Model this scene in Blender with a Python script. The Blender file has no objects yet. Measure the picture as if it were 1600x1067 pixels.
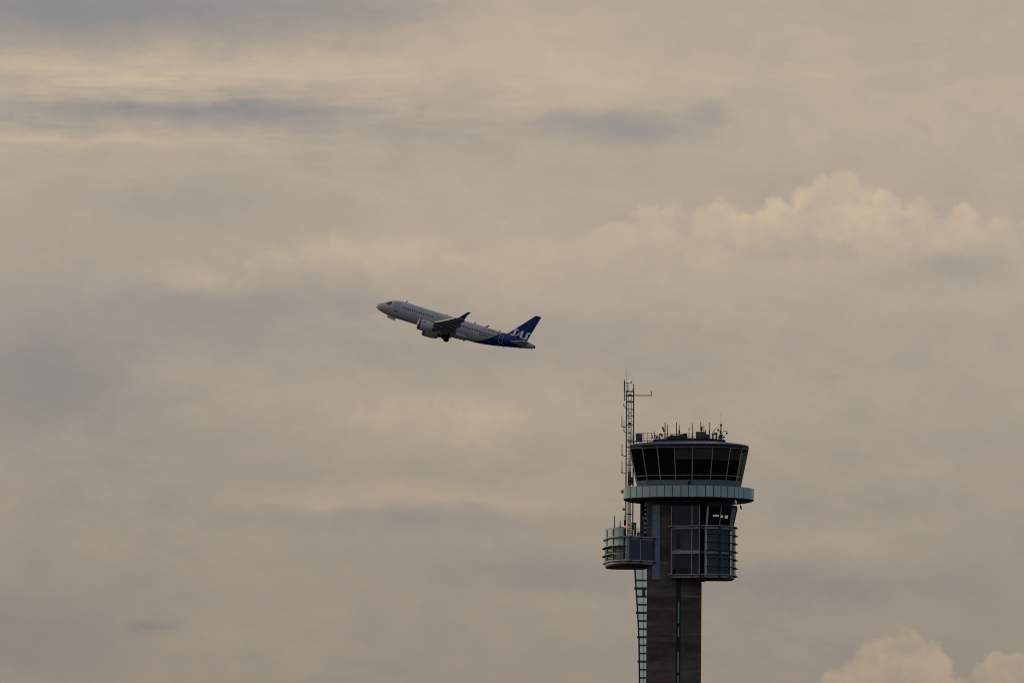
import bpy, bmesh, math, random
from mathutils import Matrix, Vector
random.seed(7)
S = bpy.context.scene
COL = S.collection
R_ = math.radians

# ------------------------------------------------------------------ camera
FP = 12500.0                       # focal length in photograph pixels (1600 wide)
D = 1000.0                         # the tower stands 1 km away
CAM = Vector((0, 0, 2.0))
ROLL = R_(0.5)
YAW, PITCH = R_(1.16), R_(5.3)

def cam_rot():
    return (Matrix.Rotation(YAW, 3, 'Z') @ Matrix.Rotation(math.pi / 2 + PITCH, 3, 'X') @ Matrix.Rotation(ROLL, 3, 'Z'))

def W(px, py, y=0.0):
    """tower coordinates of a photograph pixel on the plane y (tower stands at y = 0)"""
    d = cam_rot() @ Vector(((px - 800) / FP, (533.5 - py) / FP, -1))
    t = (D + y - CAM.y) / d.y
    p = CAM + d * t
    return Vector((p.x, y, p.z))

for _ in range(12):                # aim: pixel 1053,770 is the tower axis 75.4 m up
    p = W(1053, 770, 0)
    YAW += p.x / D
    PITCH += (75.4 - p.z) / D
cam = bpy.data.cameras.new('camera')
camo = bpy.data.objects.new('camera', cam)
COL.objects.link(camo)
cam.sensor_width = 36
cam.lens = 36 * FP / 1600
cam.clip_start, cam.clip_end = 1, 60000
camo.matrix_world = Matrix.Translation(CAM) @ cam_rot().to_4x4()
S.camera = camo

# ------------------------------------------------------------------ sky
SUN_AZ, SUN_EL = -62.0, 22.0       # degrees, from the view's +Y towards +X
world = bpy.data.worlds.new('World')
S.world = world
world.use_nodes = True
nt = world.node_tree
nt.nodes.clear()
N, L = nt.nodes, nt.links

def setin(sock, v):
    if hasattr(v, 'is_output'):
        L.new(v, sock)
    else:
        sock.default_value = v

def mth(op, a, b=None, c=None, clamp=False):
    n = N.new('ShaderNodeMath'); n.operation = op; n.use_clamp = clamp
    setin(n.inputs[0], a)
    if b is not None: setin(n.inputs[1], b)
    if c is not None: setin(n.inputs[2], c)
    return n.outputs[0]

def vec(op, a, b=None, c=None):
    n = N.new('ShaderNodeVectorMath'); n.operation = op
    setin(n.inputs[0], a)
    if b is not None: setin(n.inputs[1], b)
    if c is not None: setin(n.inputs[2], c)
    return n.outputs['Value'] if op in ('DOT_PRODUCT', 'LENGTH') else n.outputs['Vector']

def noise(v, scale, detail=6, rough=.55, dist=0.0):
    n = N.new('ShaderNodeTexNoise'); n.noise_dimensions = '3D'
    setin(n.inputs['Vector'], v)
    n.inputs['Scale'].default_value = scale
    n.inputs['Detail'].default_value = detail
    n.inputs['Roughness'].default_value = rough
    n.inputs['Distortion'].default_value = dist
    return n.outputs['Fac']

def smooth(x, lo, hi, a=0.0, b=1.0):
    n = N.new('ShaderNodeMapRange'); n.interpolation_type = 'SMOOTHSTEP'
    setin(n.inputs['Value'], x)
    for k, v in (('From Min', lo), ('From Max', hi), ('To Min', a), ('To Max', b)):
        n.inputs[k].default_value = v
    return n.outputs['Result']

def combine(x, y, z=0.0):
    n = N.new('ShaderNodeCombineXYZ')
    for i, v in enumerate((x, y, z)): setin(n.inputs[i], v)
    return n.outputs[0]

def mixcol(f, a, b, mode='MIX'):
    n = N.new('ShaderNodeMix'); n.data_type = 'RGBA'; n.blend_type = mode
    setin(n.inputs['Factor'], f); setin(n.inputs['A'], a); setin(n.inputs['B'], b)
    return n.outputs['Result']

tc = N.new('ShaderNodeTexCoord')
direction = vec('NORMALIZE', tc.outputs['Generated'])
sep = N.new('ShaderNodeSeparateXYZ'); L.new(direction, sep.inputs[0])
az = mth('ARCTAN2', sep.outputs[0], sep.outputs[1])
el = mth('ARCSINE', sep.outputs[2])
# compass bearing and height of each cloud bank, in units of 1/12500 rad
u = mth('MULTIPLY_ADD', az, FP, 1053.0)
v = mth('MULTIPLY_ADD', mth('SUBTRACT', el, math.atan(.0734)), -FP, 770.0)
flat = vec('MULTIPLY', direction, (1.0, 1.0, 2.0))
flat = vec('SUBTRACT', flat, (0.0, 0.0, 0.0))
# wind-blown offset of the cloud outlines
w1 = mth('SUBTRACT', noise(flat, 70, 5, .6), .5)
w2 = mth('SUBTRACT', noise(vec('ADD', flat, (3.1, 1.7, .4)), 60, 5, .6), .5)
uw = mth('MULTIPLY_ADD', w1, 190.0, u)
vw = mth('MULTIPLY_ADD', w2, 80.0, v)
P = combine(uw, vw)
big = mth('SUBTRACT', noise(flat, 28, 7, .55, .3), .5)
fine = mth('SUBTRACT', noise(vec('MULTIPLY', direction, (1.0, 1.0, 1.7)), 130, 7, .62, .2), .5)
t = mth('MULTIPLY_ADD', big, .27, .66)
t = mth('MULTIPLY_ADD', fine, .25, t)
t = mth('MULTIPLY_ADD', mth('SUBTRACT', noise(vec('MULTIPLY', direction, (1.0, 1.0, 1.4)), 330, 6, .65, .6), .5), .13, t)
# drawn-out wisps lying a little aslant, broken by a coarser noise
wu = mth('MULTIPLY_ADD', v, .9, u)
wv = mth('MULTIPLY_ADD', u, -.32, v)
wisp = mth('SUBTRACT', noise(combine(mth('MULTIPLY_ADD', w1, 1.6, mth('MULTIPLY', wu, 1 / 150)), mth('MULTIPLY_ADD', w2, 1.6, mth('MULTIPLY', wv, 1 / 52)), 2.0), 1.0, 8, .62, .5), .5)
wmask = smooth(noise(vec('ADD', flat, (5.2, .3, 1.1)), 34, 3, .5), .38, .66)
t = mth('MULTIPLY_ADD', mth('MULTIPLY', wisp, wmask), .30, t)
banks = [  # bearing, height, half width, half height, warm (+) or cool (-)
    (150, 640, 480, 380, -.08), (1350, 150, 420, 160, .10), (130, 20, 420, 62, -.60), (560, 30, 130, 30, -.14), (330, 108, 330, 26, .16), (110, 130, 150, 22, .20),
    (480, 125, 200, 20, .14), (220, 177, 270, 15, -.42), (430, 196, 200, 14, -.18), (40, 205, 120, 12, -.10), (150, 225, 200, 10, .12), (330, 230, 220, 16, .08),
    (640, 205, 110, 18, -.12),
    (975, 200, 125, 26, -.34), (1112, 182, 30, 18, -.16), (720, 60, 240, 60, .12), (900, 130, 170, 40, .16),
    (820, 400, 200, 60, .07), (250, 320, 180, 36, -.12), (60, 600, 150, 80, -.34), (330, 500, 170, 45, -.20),
    (520, 470, 120, 36, -.10), (290, 445, 60, 26, .18), (560, 390, 130, 24, .12), (660, 560, 140, 30, -.12),
    (1150, 395, 130, 16, -.14), (1240, 380, 80, 16, -.12), (1500, 412, 90, 26, -.24), (900, 520, 260, 26, -.06),
    (650, 776, 240, 20, .20), (480, 792, 120, 10, .10), (720, 640, 240, 34, .14), (660, 820, 260, 20, -.12),
    (860, 895, 160, 34, -.14), (1260, 915, 260, 30, -.14), (1260, 850, 220, 30, .12), (850, 935, 120, 14, .10),
    (60, 1000, 180, 80, -.16), (255, 985, 40, 12, -.24), (350, 1000, 90, 30, .06), (610, 1040, 60, 20, -.10),
    (1080, 420, 500, 60, .06), (1400, 620, 300, 120, .03), (300, 700, 320, 80, .02), (1010, 590, 150, 60, -.06)]
acc = t
for (cx, cy, sx, sy, amp) in banks:
    q = vec('MULTIPLY_ADD', P, (1 / sx, 1 / sy, 0), (-cx / sx, -cy / sy, 0))
    g = mth('POWER', 2.71828, mth('MULTIPLY', vec('DOT_PRODUCT', q, q), -1.0))
    acc = mth('MULTIPLY_ADD', g, amp, acc)
# thin rippled veil, long streaks (strongest in the high cloud on the left)
streak = noise(combine(mth('MULTIPLY_ADD', w2, 1.8, mth('MULTIPLY', u, 1 / 260)), mth('MULTIPLY_ADD', u, .0006, mth('MULTIPLY', v, 1 / 24))), 1.0, 6, .58, .6)
qs = vec('MULTIPLY_ADD', combine(u, v), (1 / 520, 1 / 75, 0), (-180 / 520, -165 / 75, 0))
sm = mth('POWER', 2.71828, mth('MULTIPLY', vec('DOT_PRODUCT', qs, qs), -1.0))
acc = mth('MULTIPLY_ADD', mth('MULTIPLY', mth('SUBTRACT', streak, .5), mth('MULTIPLY', mth('MULTIPLY_ADD', sm, .95, .06), smooth(noise(vec('ADD', flat, (1.2, 4.3, .7)), 60, 4, .6), .36, .60, .35, 1.25))), 1.0, acc)

def heap(lobes, base, lift, soft, cx, sx, cy, sy, amp):
    """a heaped cloud: round lobes over a body whose top outline is the line base (bearing, height)"""
    n1 = mth('SUBTRACT', noise(combine(u, v, 7.0), 1 / 30.0, 6, .6), .5)
    n2 = mth('SUBTRACT', noise(combine(u, v, 19.0), 1 / 30.0, 6, .6), .5)
    n3 = noise(combine(u, v, 43.0), 1 / 85.0, 4, .55)
    q0 = combine(mth('MULTIPLY_ADD', n1, amp, u), mth('MULTIPLY_ADD', mth('SUBTRACT', n3, .5), amp * .7, mth('MULTIPLY_ADD', n2, amp, v)))
    fc = N.new('ShaderNodeFloatCurve')
    cm = fc.mapping; c = cm.curves[0]
    pts = [(a / 1600.0, 1 - b / 1100.0) for a, b in base]
    c.points[0].location = pts[0]; c.points[1].location = pts[-1]
    for q_ in pts[1:-1]: c.points.new(*q_)
    cm.update()
    sp_ = N.new('ShaderNodeSeparateXYZ'); L.new(q0, sp_.inputs[0])
    L.new(mth('MULTIPLY', sp_.outputs[0], 1 / 1600.0), fc.inputs['Value'])
    d_ = mth('SUBTRACT', sp_.outputs[1], mth('MULTIPLY', mth('SUBTRACT', 1.0, fc.outputs[0]), 1100.0))
    for lx, ly, lr in lobes:
        df = N.new('ShaderNodeVectorMath'); df.operation = 'DISTANCE'
        L.new(q0, df.inputs[0]); df.inputs[1].default_value = (lx, ly, 0)
        d_ = mth('SMOOTH_MAX', d_, mth('SUBTRACT', lr, df.outputs['Value']), 4.0)
    inside = smooth(d_, -soft, soft)
    rim = mth('POWER', 2.71828, mth('MULTIPLY', mth('MAXIMUM', d_, 0.0), -1 / 26.0))
    qq = vec('MULTIPLY_ADD', combine(u, v), (1 / sx, 1 / sy, 0), (-cx / sx, -cy / sy, 0))
    reg = mth('POWER', 2.71828, mth('MULTIPLY', vec('DOT_PRODUCT', qq, qq), -1.0))
    body = mth('ADD', mth('MULTIPLY', mth('ADD', n1, n2), .7), mth('MULTIPLY_ADD', rim, .5, .5))
    return mth('MULTIPLY', mth('MULTIPLY', inside, reg), mth('MULTIPLY', mth('MULTIPLY', body, lift), smooth(n3, .3, .62, .45, 1.15)))

acc = mth('ADD', acc, heap(
    [(1317, 292, 25), (1286, 302, 25), (1258, 316, 22), (1349, 304, 15), (1383, 322, 26), (1216, 334, 20), (1120, 350, 34), (1092, 336, 17), (1052, 336, 20), (1012, 342, 20), (998, 350, 16), (1436, 330, 22), (1500, 346, 26), (1560, 350, 20)],
    [(800, 384), (940, 356), (985, 350), (1100, 336), (1200, 330), (1290, 312), (1400, 320), (1500, 338), (1600, 345)], .36, 8, 1290, 380, 335, 85, 44))
acc = mth('ADD', acc, heap(
    [(1420, 1006, 25), (1388, 1010, 21), (1447, 1018, 23), (1362, 1030, 23), (1336, 1050, 22), (1302, 1064, 18), (1472, 1038, 19), (1405, 1040, 34), (1560, 1038, 20), (1592, 1040, 26), (1532, 1050, 16), (1506, 1062, 14)],
    [(1180, 1098), (1270, 1080), (1330, 1052), (1380, 1024), (1430, 1016), (1480, 1046), (1510, 1062), (1560, 1044), (1600, 1036)], .42, 7, 1450, 300, 1060, 150, 38))
acc = mth('ADD', acc, heap(
    [(300, 462, 26), (265, 470, 24), (335, 458, 16), (235, 482, 18), (430, 412, 22), (480, 404, 20), (530, 396, 20), (590, 392, 22), (640, 398, 18), (400, 420, 16)],
    [(120, 540), (215, 486), (300, 460), (360, 450), (410, 420), (500, 398), (600, 390), (800, 420)], .17, 12, 420, 280, 415, 55, 44))
acc = mth('ADD', acc, heap(
    [(520, 648, 22), (560, 656, 16), (610, 646, 22), (645, 640, 18), (690, 642, 16), (720, 638, 18), (780, 646, 16)],
    [(380, 720), (480, 664), (600, 648), (720, 640), (880, 660), (1000, 710)], .14, 12, 680, 230, 655, 50, 38))
ramp = N.new('ShaderNodeValToRGB')
def s2l(c): return tuple(((x / 255) / 12.92 if x / 255 <= .04045 else ((x / 255 + .055) / 1.055) ** 2.4) for x in c) + (1.0,)
stops = [(0.0, (130, 134, 139)), (.28, (152, 147, 143)), (.52, (168, 157.5, 147)), (.75, (185, 170.5, 153)), (1.0, (203, 184, 157))]
cr = ramp.color_ramp
cr.elements[0].position = 0; cr.elements[0].color = s2l(stops[0][1])
cr.elements[1].position = 1; cr.elements[1].color = s2l(stops[-1][1])
for p_, c_ in stops[1:-1]:
    e_ = cr.elements.new(p_); e_.color = s2l(c_)
L.new(acc, ramp.inputs[0])
cloud = ramp.outputs[0]
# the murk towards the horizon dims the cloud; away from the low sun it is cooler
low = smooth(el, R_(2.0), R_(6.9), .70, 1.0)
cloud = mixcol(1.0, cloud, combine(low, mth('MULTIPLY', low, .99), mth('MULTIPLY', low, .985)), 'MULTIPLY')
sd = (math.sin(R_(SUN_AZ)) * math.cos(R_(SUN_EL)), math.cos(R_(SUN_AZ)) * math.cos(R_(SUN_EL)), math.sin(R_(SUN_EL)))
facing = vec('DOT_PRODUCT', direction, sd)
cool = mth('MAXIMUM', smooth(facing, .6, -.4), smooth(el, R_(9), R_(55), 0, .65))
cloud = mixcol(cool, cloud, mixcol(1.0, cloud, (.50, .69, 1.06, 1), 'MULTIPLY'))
sky = N.new('ShaderNodeTexSky'); sky.sky_type = 'NISHITA'
sky.sun_disc = False
sky.sun_elevation = R_(SUN_EL)
sky.sun_rotation = R_(SUN_AZ)
sky.altitude = 200; sky.air_density = 1.2; sky.dust_density = 3.0
BG = .10
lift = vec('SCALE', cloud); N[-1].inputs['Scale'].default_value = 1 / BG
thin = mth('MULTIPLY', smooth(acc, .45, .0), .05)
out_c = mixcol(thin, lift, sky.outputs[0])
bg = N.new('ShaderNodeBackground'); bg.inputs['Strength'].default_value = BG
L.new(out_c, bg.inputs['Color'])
wo = N.new('ShaderNodeOutputWorld'); L.new(bg.outputs[0], wo.inputs[0])

sun = bpy.data.lights.new('sun', 'SUN')
sun.energy = 1.5; sun.angle = R_(10); sun.color = (1.0, .80, .56)
suno = bpy.data.objects.new('sun', sun); COL.objects.link(suno)
suno.rotation_euler = Vector(sd).to_track_quat('Z', 'Y').to_euler()
S.view_settings.view_transform = 'Standard'
S.view_settings.look = 'None'
S.view_settings.exposure = 0.0
S.view_settings.gamma = 1.0
S.view_settings.use_curve_mapping = False
S.cycles.use_denoising = True
S.cycles.filter_width = 1.05
S.cycles.max_bounces = 10
S.cycles.transparent_max_bounces = 16

# ------------------------------------------------------------------ materials
def mat(name, col, rough=.6, metal=0.0, var=.12, scale=1.2, stretch=(1, 1, 1), bump=0.0, spec=.5, coat=0.0):
    m = bpy.data.materials.new(name); m.use_nodes = True
    n, l = m.node_tree.nodes, m.node_tree.links
    b = n['Principled BSDF']
    b.inputs['Roughness'].default_value = rough
    b.inputs['Metallic'].default_value = metal
    b.inputs['Specular IOR Level'].default_value = spec
    b.inputs['Coat Weight'].default_value = coat
    c = n.new('ShaderNodeTexCoord'); mp = n.new('ShaderNodeMapping')
    mp.inputs['Scale'].default_value = stretch
    g = n.new('ShaderNodeNewGeometry')
    l.new(g.outputs['Position'], mp.inputs['Vector'])
    x = n.new('ShaderNodeTexNoise'); x.inputs['Scale'].default_value = scale
    x.inputs['Detail'].default_value = 6; x.inputs['Roughness'].default_value = .65
    l.new(mp.outputs[0], x.inputs['Vector'])
    r = n.new('ShaderNodeMapRange')
    r.inputs['From Min'].default_value = .25; r.inputs['From Max'].default_value = .75
    r.inputs['To Min'].default_value = 1 - var; r.inputs['To Max'].default_value = 1 + var
    l.new(x.outputs['Fac'], r.inputs['Value'])
    oi = n.new('ShaderNodeObjectInfo')
    rr = n.new('ShaderNodeMath'); rr.operation = 'MULTIPLY_ADD'
    l.new(oi.outputs['Random'], rr.inputs[0]); rr.inputs[1].default_value = var * .8; rr.inputs[2].default_value = 1 - var * .4
    q = n.new('ShaderNodeMath'); q.operation = 'MULTIPLY'
    l.new(r.outputs[0], q.inputs[0]); l.new(rr.outputs[0], q.inputs[1])
    mx = n.new('ShaderNodeVectorMath'); mx.operation = 'SCALE'
    mx.inputs[0].default_value = col[:3]
    l.new(q.outputs[0], mx.inputs['Scale'])
    l.new(mx.outputs[0], b.inputs['Base Color'])
    if bump:
        bp = n.new('ShaderNodeBump'); bp.inputs['Strength'].default_value = bump; bp.inputs['Distance'].default_value = .03
        l.new(x.outputs['Fac'], bp.inputs['Height']); l.new(bp.outputs[0], b.inputs['Normal'])
    return m

def glass(name, tint, refl=1.0, rough=.02):
    m = bpy.data.materials.new(name); m.use_nodes = True
    n, l = m.node_tree.nodes, m.node_tree.links
    n.clear()
    o = n.new('ShaderNodeOutputMaterial')
    tr = n.new('ShaderNodeBsdfTransparent'); tr.inputs[0].default_value = tint + (1,)
    gl = n.new('ShaderNodeBsdfGlossy'); gl.inputs['Roughness'].default_value = rough
    gl.inputs['Color'].default_value = (tuple(refl) if isinstance(refl, tuple) else (refl, refl, refl)) + (1,)
    nz = n.new('ShaderNodeTexNoise'); nz.inputs['Scale'].default_value = .8
    g = n.new('ShaderNodeNewGeometry'); l.new(g.outputs['Position'], nz.inputs['Vector'])
    bp = n.new('ShaderNodeBump'); bp.inputs['Strength'].default_value = .03; bp.inputs['Distance'].default_value = .1
    l.new(nz.outputs['Fac'], bp.inputs['Height']); l.new(bp.outputs[0], gl.inputs['Normal'])
    # thin sheet: Schlick reflection on the outer face only, no inner total reflection
    def mm(op, a, b_=None, c_=None):
        k = n.new('ShaderNodeMath'); k.operation = op
        for i, q in enumerate((a, b_, c_)):
            if q is None: continue
            if hasattr(q, 'is_output'): l.new(q, k.inputs[i])
            else: k.inputs[i].default_value = q
        return k.outputs[0]
    dt = n.new('ShaderNodeVectorMath'); dt.operation = 'DOT_PRODUCT'
    l.new(g.outputs['Incoming'], dt.inputs[0]); l.new(g.outputs['True Normal'], dt.inputs[1])
    f5 = mm('POWER', mm('SUBTRACT', 1.0, mm('ABSOLUTE', dt.outputs['Value'])), 5.0)
    fr = mm('MULTIPLY', mm('MULTIPLY_ADD', f5, .95, .05), mm('SUBTRACT', 1.0, g.outputs['Backfacing']))
    mx = n.new('ShaderNodeMixShader')
    l.new(fr, mx.inputs[0]); l.new(tr.outputs[0], mx.inputs[1]); l.new(gl.outputs[0], mx.inputs[2])
    l.new(mx.outputs[0], o.inputs[0])
    return m

def concrete():
    m = mat('board marked concrete', (.074, .063, .059), .9, 0, .26, .9, (1, 1, 1), .4)
    n, l = m.node_tree.nodes, m.node_tree.links
    b = n['Principled BSDF']
    src = b.inputs['Base Color'].links[0].from_socket
    g = n.new('ShaderNodeNewGeometry')
    mp = n.new('ShaderNodeMapping'); mp.inputs['Scale'].default_value = (.13, .13, .75)
    l.new(g.outputs['Position'], mp.inputs['Vector'])
    a = n.new('ShaderNodeTexNoise'); a.inputs['Scale'].default_value = 1.0; a.inputs['Detail'].default_value = 5; a.inputs['Roughness'].default_value = .6
    l.new(mp.outputs[0], a.inputs['Vector'])
    r = n.new('ShaderNodeMapRange'); r.inputs['From Min'].default_value = .35; r.inputs['From Max'].default_value = .75
    r.inputs['To Min'].default_value = .62; r.inputs['To Max'].default_value = 1.9
    l.new(a.outputs['Fac'], r.inputs['Value'])
    mp2 = n.new('ShaderNodeMapping'); mp2.inputs['Scale'].default_value = (.16, .16, 1.7)
    l.new(g.outputs['Position'], mp2.inputs['Vector'])
    a2 = n.new('ShaderNodeTexNoise'); a2.inputs['Scale'].default_value = 1.0; a2.inputs['Detail'].default_value = 3
    l.new(mp2.outputs[0], a2.inputs['Vector'])
    r2 = n.new('ShaderNodeMapRange'); r2.inputs['From Min'].default_value = .62; r2.inputs['From Max'].default_value = .78
    r2.inputs['To Min'].default_value = 1.0; r2.inputs['To Max'].default_value = 2.3
    l.new(a2.outputs['Fac'], r2.inputs['Value'])
    k = n.new('ShaderNodeMath'); k.operation = 'MULTIPLY'
    l.new(r.outputs[0], k.inputs[0]); l.new(r2.outputs[0], k.inputs[1])
    mx = n.new('ShaderNodeVectorMath'); mx.operation = 'SCALE'
    l.new(src, mx.inputs[0]); l.new(k.outputs[0], mx.inputs['Scale'])
    l.new(mx.outputs[0], b.inputs['Base Color'])
    return m

M = dict(
    concrete=concrete(),
    teal=mat('teal glazed cladding', (.31, .455, .46), .24, 0, .26, .5, (1, 1, .5), 0, .6, .4),
    teal_dull=mat('grey teal metal cladding', (.15, .21, .235), .5, 0, .12, .8),
    joint=mat('dark joint', (.012, .014, .017), .8),
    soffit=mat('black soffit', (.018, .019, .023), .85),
    frame=mat('pale aluminium frame', (.33, .33, .36), .42, .3, .1),
    framed=mat('dark steel frame', (.022, .027, .036), .6),
    fascia=mat('dark roof fascia', (.014, .019, .032), .6, spec=.2),
    trim=mat('grey roof trim', (.105, .12, .145), .5),
    roof=mat('blue grey standing seam roof', (.24, .28, .36), .4, .4, .22, 1.5),
    pale=mat('pale spandrel', (.30, .31, .30), .55, 0, .12),
    panel=mat('slate panel', (.045, .062, .092), .45, 0, .12),
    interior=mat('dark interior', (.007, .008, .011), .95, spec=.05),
    blue_in=mat('grey blue interior wall', (.33, .365, .38), .9),
    blind=mat('olive roller blind', (.78, .76, .62), .9, 0, .3, 1.5),
    blindg=mat('grey roller blind', (.20, .25, .27), .9, 0, .1),
    glass_cab=glass('dark olive glass', (.50, .51, .485), .6),
    glass_bay=glass('blue grey glass', (.66, .715, .76), (.34, .40, .46)),
    glass_clear=glass('green glass', (.76, .85, .79), .7),
    glass_stair=glass('teal glass', (.85, .91, .93), 1.0),
    mast=mat('weathered mast steel', (.030, .031, .037), .6),
    gear=mat('grey equipment paint', (.07, .075, .085), .6),
    gear_l=mat('light grey equipment paint', (.16, .17, .19), .6),
    whip=mat('grey fibreglass', (.13, .12, .115), .6),
    black=mat('black rubber and plastic', (.014, .015, .018), .7),
    white=mat('white enamel', (.75, .75, .76), .4),
    grass=mat('airfield grass', (.032, .034, .034), .95, 0, .3, .02),
    asphalt=mat('asphalt', (.05, .05, .052), .9),
)
def emission(name, col, st):
    m = bpy.data.materials.new(name); m.use_nodes = True
    b = m.node_tree.nodes['Principled BSDF']
    b.inputs['Base Color'].default_value = col + (1,)
    b.inputs['Emission Color'].default_value = col + (1,); b.inputs['Emission Strength'].default_value = st
    return m
M['red_lamp'] = emission('red obstruction lamp', (1.0, .03, .03), 1.3)

# ------------------------------------------------------------------ mesh helpers
class MB:
    def __init__(s): s.v, s.f = [], []
    def add(s, vs, fs):
        o = len(s.v); s.v += [tuple(q) for q in vs]; s.f += [tuple(i + o for i in f) for f in fs]; return s
    def hexa(s, b, t):             # bottom quad, top quad
        return s.add(list(b) + list(t), [(3, 2, 1, 0), (4, 5, 6, 7), (0, 1, 5, 4), (1, 2, 6, 5), (2, 3, 7, 6), (3, 0, 4, 7)])
    def box(s, x0, x1, y0, y1, z0, z1):
        return s.hexa([(x0, y0, z0), (x1, y0, z0), (x1, y1, z0), (x0, y1, z0)], [(x0, y0, z1), (x1, y0, z1), (x1, y1, z1), (x0, y1, z1)])
    def bar(s, a, b, w, h=None, up=(0, 0, 1)):
        a, b = Vector(a), Vector(b); h = h or w
        d = (b - a).normalized(); up = Vector(up)
        if abs(d.dot(up)) > .98: up = Vector((0, 1, 0))
        x = d.cross(up).normalized(); y = x.cross(d)
        c = [x * (sx * w / 2) + y * (sy * h / 2) for sx, sy in ((-1, -1), (1, -1), (1, 1), (-1, 1))]
        return s.hexa([a + k for k in c], [b + k for k in c])
    def tube(s, pts, r, n=8, caps=True):
        pts = [Vector(q) for q in pts]; rr = r if isinstance(r, (list, tuple)) else [r] * len(pts)
        rings = []
        for i, q in enumerate(pts):
            d = (pts[min(i + 1, len(pts) - 1)] - pts[max(i - 1, 0)]).normalized()
            up = Vector((0, 0, 1)) if abs(d.z) < .95 else Vector((0, 1, 0))
            x = d.cross(up).normalized(); y = x.cross(d)
            rings.append([q + (x * math.cos(2 * math.pi * k / n) + y * math.sin(2 * math.pi * k / n)) * rr[i] for k in range(n)])
        return s.loft(rings, caps)
    def loft(s, rings, caps=True, closed=True):
        n = len(rings[0]); vs = [q for r in rings for q in r]; fs = []
        for i in range(len(rings) - 1):
            for k in range(n if closed else n - 1):
                a, b = i * n + k, i * n + (k + 1) % n
                fs.append((a, b, b + n, a + n))
        if caps:
            fs.append(tuple(reversed(range(n)))); fs.append(tuple(range(len(vs) - n, len(vs))))
        return s.add(vs, fs)
    def prism(s, poly, z0, z1):
        return s.loft([[(x, y, z0) for x, y in poly], [(x, y, z1) for x, y in poly]])
    def ball(s, c, r, n=10, m=7, sz=1.0):
        c = Vector(c)
        rings = [[c + Vector((math.cos(2 * math.pi * k / n) * math.sin(th) * r, math.sin(2 * math.pi * k / n) * math.sin(th) * r, -math.cos(th) * r * sz)) for k in range(n)]
                 for th in [math.pi * (i + .02) / (m + .04) for i in range(m + 1)]]
        return s.loft(rings)
    def plate(s, a, b, c, d, th):  # quad extruded along its normal both ways
        a, b, c, d = map(Vector, (a, b, c, d))
        nrm = (b - a).cross(d - a).normalized() * th / 2
        return s.hexa([q - nrm for q in (a, b, c, d)], [q + nrm for q in (a, b, c, d)])
    def build(s, name, m, parent=None, loc=(0, 0, 0), smooth=False, sharp=None):
        loc = Vector(loc)
        me = bpy.data.meshes.new(name)
        me.from_pydata([tuple(Vector(q) - loc) for q in s.v], [], s.f); me.update()
        b = bmesh.new(); b.from_mesh(me); bmesh.ops.recalc_face_normals(b, faces=b.faces); b.to_mesh(me); b.free()
        me.materials.append(M[m] if isinstance(m, str) else m)
        if smooth:
            me.shade_smooth()
            if sharp: me.set_sharp_from_angle(angle=R_(sharp))
        o = bpy.data.objects.new(name, me); COL.objects.link(o)
        if parent is not None:
            o.parent = parent; o.location = loc
        else:
            o.location = loc + Vector((0, D, 0))
        return o

def tag(o, label, cat, group=None):
    o['label'] = label; o['category'] = cat
    if group: o['group'] = group
    return o

def empty(name, loc=(0, 0, 0), parent=None):
    o = bpy.data.objects.new(name, None); COL.objects.link(o)
    o.empty_display_size = .5
    o.location = Vector(loc) if parent else Vector(loc) + Vector((0, D, 0))
    if parent: o.parent = parent
    return o

def struct(o): o['kind'] = 'structure'; return o

# ------------------------------------------------------------------ ground
g = MB()
nn = 48
g.add([(0, 0, 0)] + [(math.cos(2 * math.pi * k / nn) * 30000, math.sin(2 * math.pi * k / nn) * 30000, 0) for k in range(nn)],
      [(0, 1 + k, 1 + (k + 1) % nn) for k in range(nn)])
struct(g.build('ground', 'grass'))
struct(MB().box(-60, 40, -60, 45, .004, .05).build('pavement', 'asphalt'))

# ------------------------------------------------------------------ tower
tower = empty('control_tower')
tag(tower, 'tall dark concrete airport control tower with glazed cab and teal walkway ring', 'control tower')
PX = .08
def rel(px): return (px - 1083) * PX + 2.4        # tower x of a pixel column (tower axis at pixel 1053)
def zat(py, y, px=1053): return W(px, py, y).z
def xat(px, y, py=770): return W(px, py, y).x

# --- shaft
sx0, sx1 = xat(1010.5, -3.5, 900), xat(1096, -3.5, 960)
slot0, slot1 = xat(1056.5, -3.5, 960), xat(1063.5, -3.5, 960)
ztop = zat(776, -3.5)
shaft = empty('shaft', parent=tower)
LIFT = 3.05
z = 0.05
def lift_wall(x0, x1, z0, z1):
    m = MB(); c = .03
    m.box(x0, x1, -3.5, 3.5, z0 + .02, z1 - .02)
    m.box(x0 + c, x1 - c, -3.5 + c, 3.5 - c, z1 - .02, z1 + .02)
    return m
za = zat(917, -3.5)
levels = []
zz = za
while zz > LIFT: zz -= LIFT
levels = [.05]
while zz < ztop - 1.5: levels.append(zz); zz += LIFT
levels.append(ztop)
for i in range(len(levels) - 1):
    lift_wall(sx0, slot0, levels[i], levels[i + 1]).build('concrete_lift', 'concrete', shaft)
    lift_wall(slot1, sx1, levels[i], levels[i + 1]).build('concrete_lift', 'concrete', shaft)
MB().box(slot0 - .002, slot1 + .002, -3.05, 3.3, .05, ztop - .05).build('slot_lining', 'framed', shaft)
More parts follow.
